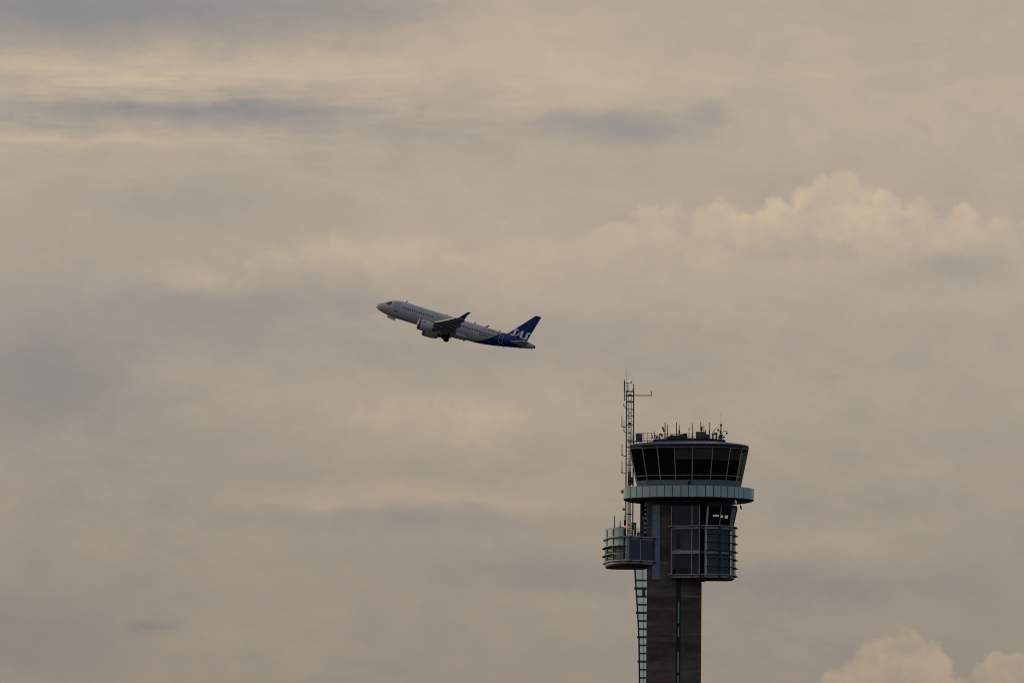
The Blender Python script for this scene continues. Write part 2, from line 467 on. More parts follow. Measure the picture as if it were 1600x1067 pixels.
# slot glazing: narrow solid strips, sky brightness put into their teal colour, dark frames, as photographed and on down to the ground
def slotwin(y0, y1):
    za_, zb_ = zat(y1, -3.1), zat(y0, -3.1)
    xa, xb = xat(1058.9, -3.1, 980), xat(1061.2, -3.1, 980)
    MB().box(xa, xb, -3.14, -3.05, za_, zb_).build('slot_window', 'teal', shaft)
    for yy in (za_ - .07, zb_ + .07):
        MB().box(slot0, slot1, -3.2, -3.05, yy - .06, yy + .06).build('slot_crossbar', 'framed', shaft)
for a_, b_ in ((940, 973), (979, 994), (1017.5, 1050), (1054, 1088), (1092, 1108), (1132, 1165)): slotwin(a_, b_)
# teal metal strip on the upper shaft with its joints
tx0, tx1 = xat(1019, -3.55, 840), xat(1031, -3.55, 840)
ys = [788, 800, 813, 826, 840, 853, 866, 879, 892, 905]
for a_, b_ in zip(ys, ys[1:]):
    MB().box(tx0, tx1, -3.58, -3.502, zat(b_, -3.55) + .012, zat(a_, -3.55) - .012).build('cladding_panel', 'teal_dull', shaft)

# --- glazed stair shaft hugging the left side
stair = empty('stair_shaft', parent=tower)
sy0, sy1 = -1.6, 1.2
def left_edge(z_):
    zt_, zm, zb = zat(888, sy0), zat(1000, sy0), zat(1067, sy0)
    xt, xm, xb = xat(990.5, sy0, 888), xat(997.2, sy0, 1000), xat(998, sy0, 1067)
    if z_ > zt_: return xt
    if z_ > zm: return xm + (xt - xm) * ((z_ - zm) / (zt_ - zm)) ** 1.15
    return xm + (xb - xm) * min(1, (zm - z_) / (zm - zb))
xr = sx0 - .02
zt_ = zat(886, sy0)
rows = [zt_]
step = 12.7 * PX
zr = zat(905.5, sy0)
while zr > .4: rows.append(zr); zr -= step
rows.append(.06)
for i in range(len(rows) - 1):
    z1_, z0_ = rows[i], rows[i + 1]
    thick = (i % 3 == 1)
    for yy, nm in ((sy0, 1), (sy1, 0)):
        for fa, fb in ((.0, .62), (.62, 1.0)):
            def xx(z_, f): e = left_edge(z_) + .2; return e + (xr - e) * f
            MB().plate((xx(z0_, fa) + .03, yy, z0_ + .03), (xx(z0_, fb) - .03, yy, z0_ + .03), (xx(z1_, fb) - .03, yy, z1_ - .03), (xx(z1_, fa) + .03, yy, z1_ - .03), .02).build('stair_window', 'glass_stair', stair)
    h_ = .14 if thick else .07
    MB().box(left_edge(z0_) - (.12 if thick else -.05), xr, sy0 - .06, sy1 + .06, z0_ - h_ / 2, z0_ + h_ / 2).build('floor_edge' if thick else 'transom', 'gear', stair)
    for yy in (sy0 - .03, sy1 + .03):
        m = MB(); a0, a1 = left_edge(z0_), left_edge(z1_)
        m.hexa([(a0, yy - .12, z0_), (a0 + .2, yy - .12, z0_), (a0 + .2, yy + .12, z0_), (a0, yy + .12, z0_)], [(a1, yy - .12, z1_), (a1 + .2, yy - .12, z1_), (a1 + .2, yy + .12, z1_), (a1, yy + .12, z1_)])
        m.build('edge_post', 'framed', stair)
        e0 = a0 + .2; e1 = a1 + .2
        m = MB(); q0, q1 = e0 + (xr - e0) * .62, e1 + (xr - e1) * .62
        m.bar((q0, yy, z0_), (q1, yy, z1_), .06); m.build('mullion', 'framed', stair)
    MB().plate((left_edge(z0_) + .06, sy0 + .12, z0_ + .04), (left_edge(z0_) + .06, sy1 - .12, z0_ + .04), (left_edge(z1_) + .06, sy1 - .12, z1_ - .04), (left_edge(z1_) + .06, sy0 + .12, z1_ - .04), .02).build('stair_window', 'glass_stair', stair)
# a dark box seen behind the glass below the pod
p_ = W(1005.8, 925, -.8); MB().box(p_.x - .2, p_.x + .22, -1.0, -.4, p_.z - .45, p_.z + .4).build('landing_cabinet', 'framed', stair)
# upper glazed lobby between pod roof and ring
ux0, ux1 = xat(1000.3, -1.6, 800), xr
uz0, uz1 = zat(840, -1.6), zat(778, -1.6)
upper = empty('lift_lobby', parent=tower)
MB().box(ux0, ux0 + .3, -1.9, -1.6, uz0 - 1, uz1).build('corner_post', 'framed', upper)
MB().box(ux0, ux0 + .3, 1.0, 1.3, uz0 - 1, uz1).build('corner_post', 'framed', upper)
for yy0, yy1, mm in ((782, 806, 'interior'), (807.5, 811.5, 'teal'), (813, 826, 'interior'), (827.5, 838, 'interior')):
    MB().box(ux0 + .32, ux1, -1.7, -1.62, zat(yy1, -1.6), zat(yy0, -1.6)).build('lobby_panel', mm, upper)
MB().box(ux0 + .32, ux0 + .55, -1.78, -1.71, uz0 - .6, zat(812, -1.7)).build('door_jamb', 'trim', upper)
for yy in (786, 790, 796, 803, 817, 824, 831):
    q = W(1008.4, yy, -1.75); MB().box(q.x - .11, q.x + .13, -1.8, -1.71, q.z - .16, q.z + .14).build('small_window', 'teal', upper)
MB().box(ux0, ux1, 1.0, 1.3, uz0 - 1, uz1).build('rear_wall', 'concrete', upper)

# --- closed smooth plan curves
def catmull(pts, n=10):
    out = []; k = len(pts)
    for i in range(k):
        p0, p1, p2, p3 = [Vector(pts[(i + j - 1) % k]) for j in range(4)]
        for s in range(n):
            t_ = s / n
            out.append(.5 * (2 * p1 + (p2 - p0) * t_ + (2 * p0 - 5 * p1 + 4 * p2 - p3) * t_ ** 2 + (3 * p1 - p0 - 3 * p2 + p3) * t_ ** 3))
    return out

def offset(poly, d):                # inward for positive d (any orientation)
    k = len(poly); ar = sum(poly[i][0] * poly[(i + 1) % k][1] - poly[(i + 1) % k][0] * poly[i][1] for i in range(k))
    sg = 1 if ar > 0 else -1; out = []
    for i in range(k):
        a, b, c = Vector(poly[i - 1]), Vector(poly[i]), Vector(poly[(i + 1) % k])
        t1 = (b - a).normalized(); t2 = (c - b).normalized()
        n1 = Vector((-t1.y, t1.x)) * sg; n2 = Vector((-t2.y, t2.x)) * sg
        nn_ = (n1 + n2); nn_ = nn_ / max(.4, nn_.length_squared / 2) if nn_.length > 1e-6 else n1
        out.append(b + nn_ * d)
    return out

ring_rel = [(-8.5, 3.9), (-7.55, 2.9), (-6.1, 1.75), (-4, .72), (-2, .16), (0, 0), (1.75, .12), (3.5, .6), (5.2, 1.55), (6.6, 3.0), (7.45, 4.7), (7.6, 6.2), (7.2, 8.6), (6.3, 11), (4.7, 12.8), (2.6, 13.9), (0, 14.3), (-3, 14.1), (-5.6, 13.2), (-7.5, 11), (-8.4, 8.4), (-8.7, 6)]
ring_c = [(a + 2.4, b - 7.0) for a, b in ring_rel]
ring = catmull(ring_c, 14)
rz0, rz1 = zat(775.4, -7, 1085), zat(758.3, -7, 1085)
walk = empty('walkway_ring', parent=tower)
inner = offset(ring, .09)
m = MB(); deep = offset(ring, .22)
k = len(ring)
m.loft([[(q.x, q.y, rz0 + .02) for q in inner], [(q.x, q.y, rz1 - .03) for q in inner], [(q.x, q.y, rz1 - .03) for q in deep], [(q.x, q.y, rz0 + .02) for q in deep], [(q.x, q.y, rz0 + .02) for q in inner]], caps=False)
m.build('parapet_wall', 'joint', walk)
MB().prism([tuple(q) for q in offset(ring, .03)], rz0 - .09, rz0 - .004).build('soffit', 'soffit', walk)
MB().prism([tuple(q) for q in offset(ring, .25)], rz0 + .002, rz0 + .2).build('walkway_deck', 'gear', walk)
m = MB()
for i in range(0, k, 2):
    a, b = inner[i], inner[(i + 2) % k]; m.bar((a.x, a.y, rz1 + .0), (b.x, b.y, rz1 + .0), .1, .06)
m.build('handrail', 'teal_dull', walk)
# panel joints: the photographed ones along the front, then even ones round the back
def curve_x(i): q = ring[i % k]; return 800 + (cam_rot().transposed() @ (Vector((q.x, q.y + D, rz0 + .6)) - CAM)).x / -(cam_rot().transposed() @ (Vector((q.x, q.y + D, rz0 + .6)) - CAM)).z * FP
xs_ = [curve_x(i) for i in range(k)]
imax = max(range(k), key=lambda i: xs_[i])
bounds = [0.0]
for bx in (985.5, 994.5, 1004, 1015.5, 1026.5, 1038, 1050.5, 1064, 1075.5, 1089, 1102.5, 1115, 1126.5, 1137, 1148, 1154.5, 1161.5, 1168.5, 1171.5, 1174.5):
    for i in range(0, imax):
        if xs_[i] <= bx < xs_[i + 1]:
            bounds.append(i + (bx - xs_[i]) / (xs_[i + 1] - xs_[i])); break
def cpos(f):
    i = int(f); a, b = ring[i % k], ring[(i + 1) % k]; return a + (b - a) * (f - i)
f = bounds[-1]; accl = 0
while f < k - .5:
    a = cpos(f); f += .25; accl += (cpos(f) - a).length
    if accl > 1.12: bounds.append(f); accl = 0
bounds.append(float(k))
for j in range(len(bounds) - 1):
    f0, f1 = bounds[j], bounds[j + 1]
    if f1 - f0 < .3: continue
    q = [cpos(f0 + (f1 - f0) * s / 4) for s in range(5)]
    ln = sum((q[i + 1] - q[i]).length for i in range(4)); gp = .05 / ln
    q = [cpos(f0 + (f1 - f0) * (gp + (1 - 2 * gp) * s / 3)) for s in range(4)]
    tilt = random.uniform(-.013, .013)
    rings = []
    for i, a in enumerate(q):
        tg = (q[min(i + 1, 3)] - q[max(i - 1, 0)]).normalized(); n_ = Vector((tg.y, -tg.x))
        o_ = .01 + tilt * (i - 1.5)
        rings.append([(a.x + n_.x * o_, a.y + n_.y * o_, rz0), (a.x + n_.x * o_, a.y + n_.y * o_, rz1 - .01), (a.x - n_.x * .05, a.y - n_.y * .05, rz1 - .01), (a.x - n_.x * .05, a.y - n_.y * .05, rz0)])
    MB().loft(rings).build('cladding_panel', 'teal', walk)

# --- cab
cab = empty('observation_cab', parent=tower)
top_rel = [((px - 1083) * PX, d_ + 1.2) for px, d_ in ((984.3, 3.45), (1003, 2.2), (1026.8, 1.3), (1053.2, .6), (1081.5, .1), (1113.4, .1), (1140.9, .9), (1158.9, 2.2), (1168.7, 4.1))]
top_rel += [(6.85, 7.1), (6.4, 9.3), (5.3, 11.3), (3.7, 12.7), (1.4, 13.2), (-1.0, 13.2), (-3.4, 12.8), (-5.6, 11.7), (-7.0, 10.0), (-7.7, 8.2), (-7.95, 6.2)]
C_rel = Vector((-.45, 7.3))
def cabpoly(s): return [Vector((C_rel.x + (a - C_rel.x) * s + 2.4, C_rel.y + (b - C_rel.y) * s - 7)) for a, b in top_rel]
T = cabpoly(1.0)
near = lambda s: C_rel.y + (1.3 - C_rel.y) * s - 7
zT = zat(698.7, near(1), 1085); zB = zat(749.3, near(.89), 1085); zF = zat(759.5, near(.868), 1085); zTr = zat(741.6, near(.905), 1085)
def lvl(z_): return 1.0 + (z_ - zT) * (1 - .89) / (zT - zB)
def cpt(i, z_, inset=0.0):
    p_ = cabpoly(lvl(z_) - inset)[i % len(T)]; return Vector((p_.x, p_.y, z_))
nT = len(T)
zBl = zat(717.5, near(.96), 1085)
for i in range(nT):
    a, b = cpt(i, zB), cpt(i + 1, zB); c, d = cpt(i + 1, zT), cpt(i, zT)
    ta, tb = cpt(i, zTr), cpt(i + 1, zTr)
    e_ = (b - a).normalized() * .04
    MB().plate(a + e_, b - e_, tb - e_, ta + e_, .025).build('cab_window', 'glass_cab', cab)
    MB().plate(ta + e_, tb - e_, c - e_, d + e_, .025).build('cab_window', 'glass_cab', cab)
    MB().bar(a, d, .10, .16, up=(a - Vector((C_rel.x + 2.4, C_rel.y - 7, a.z)))).build('mullion', 'frame', cab)
    MB().bar(ta, tb, .09, .06).build('transom', 'frame', cab)
    MB().bar(a + Vector((0, 0, .0)), b, .12, .06).build('window_sill', 'teal_dull', cab)
    fa, fb = cpt(i, zF), cpt(i + 1, zF)
    MB().plate(fa + e_ * .6, fb - e_ * .6, b - e_ * .6 - Vector((0, 0, .04)), a + e_ * .6 - Vector((0, 0, .04)), .08).build('spandrel_panel', 'teal_dull', cab)
    if i in (15, 16, 17, 18, 19):   # dark blinds added at the back to keep sky out of the left panes
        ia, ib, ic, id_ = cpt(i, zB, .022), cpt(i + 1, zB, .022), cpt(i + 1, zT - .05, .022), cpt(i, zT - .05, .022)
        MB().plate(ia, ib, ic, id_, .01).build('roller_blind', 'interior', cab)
    # olive roller blinds part-drawn behind the panes
    if i in (3, 4, 5, 6):
        drop = {9: 0}.get(i, zBl + random.uniform(-.06, .06))
        ia, ib = cpt(i, drop, .022), cpt(i + 1, drop, .022); ic, id_ = cpt(i + 1, zT - .05, .022), cpt(i, zT - .05, .022)
        MB().plate(ia, ib, ic, id_, .01).build('roller_blind', 'blind', cab)
MB().prism([tuple(q) for q in cabpoly(.862)], rz0 + .202, zF - .002).build('cab_plinth', 'teal_dull', cab)
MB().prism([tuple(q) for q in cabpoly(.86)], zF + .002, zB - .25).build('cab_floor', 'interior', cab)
MB().loft([[(q.x, q.y, zB - .24) for q in cabpoly(.80)], [(q.x, q.y, zT - .25) for q in cabpoly(.86)]]).build('blackout_core', 'interior', cab)  # added solid dark core, blocks the sky through the far panes
for i in (2, 3, 4, 5, 6):           # control desks behind the glass
    a, b = cpt(i, zB - .22, .065), cpt(i + 1, zB - .22, .065)
    q = (a + b) / 2
    MB().bar(a * .9 + b * .1, b * .9 + a * .1, .5, .5).build('control_desk', 'gear', cab)
    s_ = MB(); s_.plate(q + Vector((-.3, 0, .55)), q + Vector((.25, 0, .55)), q + Vector((.3, .06, .95)), q + Vector((-.25, .06, .95)), .06); s_.bar(q + Vector((0, .05, .2)), q + Vector((0, .05, .6)), .08)
    s_.build('monitor', 'gear_l' if i == 3 else 'framed', cab)
zf1 = zat(692.3, near(1.02), 1085); ztrim = zat(697.0, near(1.02), 1085)
MB().prism([tuple(q) for q in cabpoly(1.004)], zT + .002, ztrim).build('roof_trim', 'trim', cab)
MB().prism([tuple(q) for q in cabpoly(1.008)], ztrim + .002, zf1).build('roof_fascia', 'fascia', cab)
CR = .60
cn = C_rel.y + (1.3 - C_rel.y) * CR - 7
zc0, zc1 = zat(688.6, cn, 1076), zat(684.6, cn, 1076)
edge_p, crown_p = cabpoly(.985), cabpoly(CR)
MB().loft([[(q.x, q.y, zf1 - .05) for q in cabpoly(1.004)], [(q.x, q.y, zf1 + .04) for q in cabpoly(.985)], [(q.x, q.y, zc0) for q in crown_p]]).build('roof_sheet', 'roof', cab)
for i in range(nT):
    a0, a1, b0, b1 = edge_p[i], edge_p[(i + 1) % nT], crown_p[i], crown_p[(i + 1) % nT]
    m = MB()
    for s in range(5):
        fr = s / 5
        p0 = a0 + (a1 - a0) * fr; p1 = b0 + (b1 - b0) * fr
        m.bar((p0.x, p0.y, zf1 + .06), (p1.x, p1.y, zc0 + .02), .05, .09)
    m.build('roof_seam', 'roof', cab)
MB().prism([tuple(q) for q in cabpoly(CR + .012)], zc0 - .04, zc1).build('roof_crown', 'fascia', cab)

# --- left service pod
pod = empty('service_pod', parent=tower)
pl_px = [(1022, -3.7), (1001, -4.75), (979, -5.9), (968, -5.55), (958.8, -4.7), (952.5, -3.2), (948.7, -1.6), (945.8, .3), (945.0, 1.8), (946.8, 3.0), (953, 4.0), (965, 4.4), (1008, 4.4)]
plan = [Vector((xat(a, b, 860), b)) for a, b in pl_px]
arc = plan[2:9]
def pz(py): return zat(py, -5.9, 979)
def podprism(name, mt, off, py0, py1, poly=plan):
    q = offset(poly, off); return MB().prism([tuple(a) for a in q], pz(py1), pz(py0)).build(name, mt, pod)
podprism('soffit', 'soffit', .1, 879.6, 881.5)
podprism('floor_fascia', 'pale', .02, 875.6, 879.5)
podprism('bottom_ledge', 'frame', -.24, 873.6, 875.5)
podprism('cornice', 'frame', -.24, 836.9, 838.6)
podprism('cornice_lintel', 'pale', .02, 838.7, 842.0)
podprism('roof_deck', 'gear', .25, 835.9, 836.8)
core = offset(plan, .9)
MB().prism([tuple(a) for a in core], pz(875.4), pz(842.1)).build('inner_room', 'pale', pod)
# right face: two slate panels and a pale corner column
c0, c1, c2 = plan[2], plan[1], plan[0]
def onface(px): f_ = (xat(px, -5.0, 860) - c0.x) / (c2.x - c0.x); q = c0 + (c2 - c0) * f_; return q
for xa, xb in ((982.5, 999.8), (1001, 1020)):
    a, b = onface(xa), onface(xb)
    MB().plate((a.x, a.y, pz(873.5)), (b.x, b.y, pz(873.5)), (b.x, b.y, pz(842.2)), (a.x, a.y, pz(842.2)), .08).build('slate_panel', 'panel', pod)
a, b = onface(999.9), onface(1000.9)
MB().plate((a.x, a.y - .03, pz(873.5)), (b.x, b.y - .03, pz(873.5)), (b.x, b.y - .03, pz(842.2)), (a.x, a.y - .03, pz(842.2)), .1).build('joint_strip', 'frame', pod)
a, b = onface(1020.2), onface(1022)
MB().plate((a.x, a.y, pz(873.5)), (b.x, b.y, pz(873.5)), (b.x, b.y, pz(842.2)), (a.x, a.y, pz(842.2)), .14).build('end_frame', 'framed', pod)
a, b = onface(978), onface(982.2)
MB().plate((a.x, a.y - .05, pz(875.4)), (b.x, b.y - .05, pz(875.4)), (b.x, b.y - .05, pz(838.7)), (a.x, a.y - .05, pz(838.7)), .22).build('corner_column', 'frame', pod)
# ledge brackets
for px_ in (984, 1001, 1021):
    q = onface(px_)
    for yy in (839.3, 876.4): MB().bar((q.x, q.y + .1, pz(yy)), (q.x + .22, q.y - .42, pz(yy) + .05), .1, .22).build('ledge_bracket', 'framed', pod)
# curved left side: panes between posts, teal top row, clear lower rows
arcpts = plan[2:10]
def arcpoint(px, extra=0):
    for i in range(len(arcpts) - 1):
        xa, xb = arcpts[i].x, arcpts[i + 1].x; xq = xat(px, -3, 860)
        if xb <= xq <= xa: return arcpts[i] + (arcpts[i + 1] - arcpts[i]) * ((xq - xa) / (xb - xa))
    return arcpts[-2]
stations = [arcpoint(976.6), arcpoint(974.5), arcpoint(967), arcpoint(959.2), arcpoint(958), arcpoint(953), arcpoint(949.2), arcpoint(948.2), plan[7], plan[8], plan[9], plan[10], plan[11], plan[12]]
posts = [(0, 1), (3, 4), (6, 7)]
for i in range(len(stations) - 1):
    a, b = stations[i], stations[i + 1]
    if (i, i + 1) in posts:
        MB().plate((a.x, a.y, pz(873.5)), (b.x, b.y, pz(873.5)), (b.x, b.y, pz(824.5)), (a.x, a.y, pz(824.5)), .16).build('post', 'framed', pod)
        continue
    for y0_, y1_, mt in ((842.1, 850.3, 'teal'), (853, 863, 'glass_bay'), (865, 873.5, 'glass_bay')):
        if i > 9: mt = 'panel'
        MB().plate((a.x, a.y, pz(y1_)), (b.x, b.y, pz(y1_)), (b.x, b.y, pz(y0_)), (a.x, a.y, pz(y0_)), .05).build('pod_window', mt, pod)
    if i < 11:
        MB().plate((a.x, a.y, pz(836)), (b.x, b.y, pz(836)), (b.x, b.y, pz(823.3)), (a.x, a.y, pz(823.3)), .04).build('guard_panel', 'teal' if i < 9 else 'framed', pod)
        MB().bar((a.x, a.y, pz(823)), (b.x, b.y, pz(823)), .07).build('guard_rail', 'frame', pod)
# sun louvres on the curve
def louvre(pts, zc, w, th, name, mt, parent):
    m = MB(); rings = []
    for i, a in enumerate(pts):
        tg = (pts[min(i + 1, len(pts) - 1)] - pts[max(i - 1, 0)]).normalized(); n_ = Vector((-tg.y, tg.x))
        if (a + n_ - Vector((0, 0))).length < a.length: n_ = -n_
        o1, o2 = a + n_ * .1, a + n_ * (w + .1)
        rings.append([(o1.x, o1.y, zc - th / 2), (o2.x, o2.y, zc - th / 2 + .03), (o2.x, o2.y, zc + th / 2 + .03), (o1.x, o1.y, zc + th / 2)])
    m.loft(rings); return m.build(name, mt, parent)
curve = [arcpoint(977), arcpoint(974), arcpoint(968), arcpoint(963), plan[4], plan[5], plan[6], plan[7], plan[8], plan[9]]
for yy in (851.6, 864):
    louvre(curve, pz(yy), .26, .09, 'sun_louvre', 'frame', pod)
    for q in (plan[6], plan[7]):
        n_ = (q - Vector((-3, 0))).normalized(); MB().bar((q.x - n_.x * .05, q.y - n_.y * .05, pz(yy) - .12), (q.x + n_.x * .44, q.y + n_.y * .44, pz(yy) - .08), .1, .12).build('louvre_bracket', 'framed', pod)

# --- right glazed office bay
bay = empty('office_bay', parent=tower)
def bz(py, y=-4.9): return zat(py, y, 1075)
b0 = Vector((xat(1048.7, -4.0, 860), -4.0)); b1 = Vector((xat(1093, -5.5, 860), -5.5))
def onb(px): f_ = (xat(px, -4.8, 860) - b0.x) / (b1.x - b0.x); return b0 + (b1 - b0) * f_
p0 = Vector((xat(1102.5, -5.6, 860), -5.6))
pod_px = [(1102.5, -5.6), (1114, -5.62), (1124.5, -5.4), (1133, -4.85), (1139, -4.25), (1144, -3.4), (1146.5, -2.4), (1146.5, -1.4), (1143, -.4), (1136, .1), (1099, .1)]
pp = [Vector((xat(a, b, 860), b)) for a, b in pod_px]
full = [Vector((b0.x, -3.4)), b0, b1, Vector((b1.x + .15, -4.9)), Vector((p0.x - .12, -4.9))] + pp + [Vector((xat(1098, .1, 860), -3.4))]
def bprism(name, mt, poly, py0, py1): return MB().prism([tuple(a) for a in poly], bz(py1), bz(py0)).build(name, mt, bay)
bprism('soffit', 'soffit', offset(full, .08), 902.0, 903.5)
def belt(name, mt, pts, py0, py1, out, th):
    for i in range(len(pts) - 1):
        a, b = pts[i], pts[i + 1]; n_ = Vector(((b - a).y, -(b - a).x)).normalized() * out
        MB().plate((a.x + n_.x, a.y + n_.y, bz(py1)), (b.x + n_.x, b.y + n_.y, bz(py1)), (b.x + n_.x, b.y + n_.y, bz(py0)), (a.x + n_.x, a.y + n_.y, bz(py0)), th).build(name, mt, bay)
flat_s = [onb(1049.5), onb(1080.8), onb(1092.2)]
curve_s = pp[:9]
for y0_, y1_ in ((822.3, 826.0), (859.5, 864.6), (898.2, 901.9)):
    belt('spandrel', 'pale', flat_s, y0_, y1_, .03, .08)
    belt('spandrel', 'pale', curve_s, y0_, y1_, .03, .08)
    belt('spandrel', 'trim', [b1, Vector((b1.x + .15, -4.9)), Vector((p0.x - .12, -4.9)), p0], y0_, y1_, .0, .06)
    bprism('floor_slab', 'interior', offset(full, .14), y0_ + .3, y1_ - .3)
# ledges
for yy in (821.4, 897.3):
    m = MB(); m.bar((b0.x - .35, b0.y - .1, bz(yy)), (b1.x + .1, b1.y - .15, bz(yy)), .5, .08); m.build('ledge', 'frame', bay)
    louvre([Vector((p0.x - .5, p0.y + .02))] + curve_s, bz(yy), .3, .09, 'ledge', 'frame', bay)
for px_ in (1049, 1081, 1091, 1095):
    for yy in (822.2, 898.4):
        q = onb(px_); MB().bar((q.x, q.y + .1, bz(yy) - .06), (q.x, q.y - .42, bz(yy)), .14, .12).build('ledge_bracket', 'framed', bay)
# glass
for y0_, y1_, blind in ((790, 821.2, 0), (826.1, 859.3, 1), (864.8, 898.0, 2)):
    for i in range(2):
        a, b = flat_s[i], flat_s[i + 1]
        MB().plate((a.x, a.y, bz(y1_)), (b.x, b.y, bz(y1_)), (b.x, b.y, bz(y0_)), (a.x, a.y, bz(y0_)), .03).build('bay_window', 'glass_bay', bay)
    if blind:
        for i in range(8):
            a, b = curve_s[i], curve_s[i + 1]
            MB().plate((a.x, a.y, bz(y1_)), (b.x, b.y, bz(y1_)), (b.x, b.y, bz(y0_)), (a.x, a.y, bz(y0_)), .03).build('bay_window', 'glass_bay', bay)
    a, b = Vector((b1.x + .15, -4.9)), Vector((p0.x - .12, -4.9))
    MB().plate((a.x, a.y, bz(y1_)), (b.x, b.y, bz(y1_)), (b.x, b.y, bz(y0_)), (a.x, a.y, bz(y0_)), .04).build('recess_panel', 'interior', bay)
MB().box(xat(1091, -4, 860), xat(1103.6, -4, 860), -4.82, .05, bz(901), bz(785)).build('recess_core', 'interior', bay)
MB().box(xat(1048, -3.6, 860), xat(1096, -3.6, 860), -4.0, -3.51, bz(789), bz(785)).build('bay_head', 'fascia', bay)
# rooms behind the glass
rm = [Vector((b0.x + .1, -3.45)), Vector((xat(1098, -3.45, 860), -3.45))]
MB().box(b0.x + .05, xat(1096, -3.4, 860), -3.56, -3.51, bz(900), bz(826)).build('room_wall', 'blue_in', bay)
MB().box(b0.x + .05, xat(1096, -3.4, 860), -3.56, -3.51, bz(825.8), bz(788)).build('room_wall', 'panel', bay)
back = offset(pp + [Vector((pp[-1].x, -5.2))], .42)
MB().prism([tuple(q) for q in back], bz(898), bz(826)).build('room_core', 'blue_in', bay)
def inb(px, py0, py1, w, mt, nm, dy=.35):
    q = onb(px); MB().box(q.x - w / 2, q.x + w / 2, q.y + dy - .02, q.y + dy + .1, bz(py1), bz(py0)).build(nm, mt, bay)
inb(1059.5, 832, 856, .42, 'interior', 'bookcase'); inb(1053.5, 829, 859, .5, 'blindg', 'curtain', .25)
inb(1068, 858, 859.2, 2.2, 'frame', 'window_board', .12)
inb(1063, 888, 897.5, 1.9, 'interior', 'desk', .25); inb(1059.2, 889.5, 896, .12, 'gear_l', 'desk_lamp', .12)
inb(1066, 865, 887, 2.3, 'panel', 'curtain', .45)
# mullions
for px_, w_, mt in ((1048.9, .12, 'frame'), (1080.9, .11, 'frame'), (1092.6, .12, 'frame')):
    q = onb(px_); MB().box(q.x - w_ / 2, q.x + w_ / 2, q.y - .14, q.y + .05, bz(901.8), bz(789)).build('mullion', mt, bay)
q = p0; MB().box(q.x - .11, q.x + .1, q.y - .2, q.y + .08, bz(901.5), bz(819.5)).build('mullion', 'frame', bay)
for i, w_, mt in ((2, .26, 'framed'), (4, .2, 'framed'), (5, .2, 'frame'), (6, .14, 'framed'), (7, .14, 'frame')):
    q = pp[i]; n_ = (q - Vector((5.2, -2.2))).normalized(); MB().bar((q.x + n_.x * .05, q.y + n_.y * .05, bz(901.5)), (q.x + n_.x * .05, q.y + n_.y * .05, bz(822)), w_, .2).build('mullion', mt, bay)
q = (pp[5] + pp[6]) / 2 + Vector((.32, 0)); MB().bar((q.x, q.y, bz(901)), (q.x, q.y, bz(824)), .05).build('louvre_rod', 'framed', bay)
for yy in (834.6, 847.2, 860.0, 872.4, 885.2):
    louvre([Vector((p0.x + .1, p0.y))] + pp[1:9], bz(yy), .26, .10, 'sun_louvre', 'framed', bay)
for yy in (822.2, 834.8, 847.4, 860.2, 872.6, 885.4, 897.8):
    for q in (pp[2], pp[5], pp[6]):
        n_ = (q - Vector((5.2, -2.2))).normalized(); MB().bar((q.x, q.y, bz(yy) - .07), (q.x + n_.x * .52, q.y + n_.y * .52, bz(yy) - .05), .1, .14).build('louvre_bracket', 'framed', bay)
# lamp reflected by the right hand pane: white ball and post inside stand in for the reflection
q = W(1133.2, 871, -4.2); MB().ball(q, .13).build('lamp_reflection', 'white', bay)
MB().tube([q + Vector((.03, 0, -.1)), q + Vector((.05, 0, -1.7))], .03).build('stand_reflection', 'frame', bay)

# --- small sloping control room on top of the bay
apron = empty('apron_cab', parent=tower)
ab = [(1103.5, -5.45), (1124.2, -5.3), (1139.5, -4.1), (1145.3, -2.4), (1143, -.6), (1136, 0), (1101, 0)]
at_ = [(1105.0, -5.75), (1127.2, -5.6), (1143.8, -4.3), (1151.3, -2.2), (1149, -.3), (1140, .5), (1101, .5)]
az0, az1 = bz(820, -5.5), bz(790.8, -5.7)
AB = [Vector((xat(a, b, 820), b, az0)) for a, b in ab]; AT = [Vector((xat(a, b, 791), b, az1)) for a, b in at_]
for i in range(5):
    a, b, c, d = AB[i], AB[i + 1], AT[i + 1], AT[i]
    MB().plate(a, b, c, d, .03).build('cab_window', 'glass_cab' if i == 2 else 'glass_clear', apron)
MB().bar(AB[0] + Vector((.05, 0, 0)), AT[0] + Vector((.1, 0, 0)), .26, .12, up=(0, -1, 0)).build('corner_post', 'pale', apron)
MB().bar(AB[1], AT[1], .09).build('mullion', 'frame', apron)
a, d = AB[2], AT[2]; e, h = AB[3], AT[3]
MB().plate(a, a + (e - a) * .8, d + (h - d) * .8, d, .1).build('corner_post', 'trim', apron)
MB().bar(AB[3], AT[3], .14).build('mullion', 'framed', apron)
for i in range(5):
    MB().bar(AB[i] + Vector((0, 0, -.04)), AB[i + 1] + Vector((0, 0, -.04)), .16, .14).build('window_sill', 'frame', apron)
MB().prism([(q.x, q.y) for q in AB], bz(822.2), az0 - .12).build('plinth', 'trim', apron)
MB().prism([(q.x, q.y) for q in offset([q.xy for q in AT], -.06)], az1 + .02, az1 + .32).build('roof_slab', 'fascia', apron)
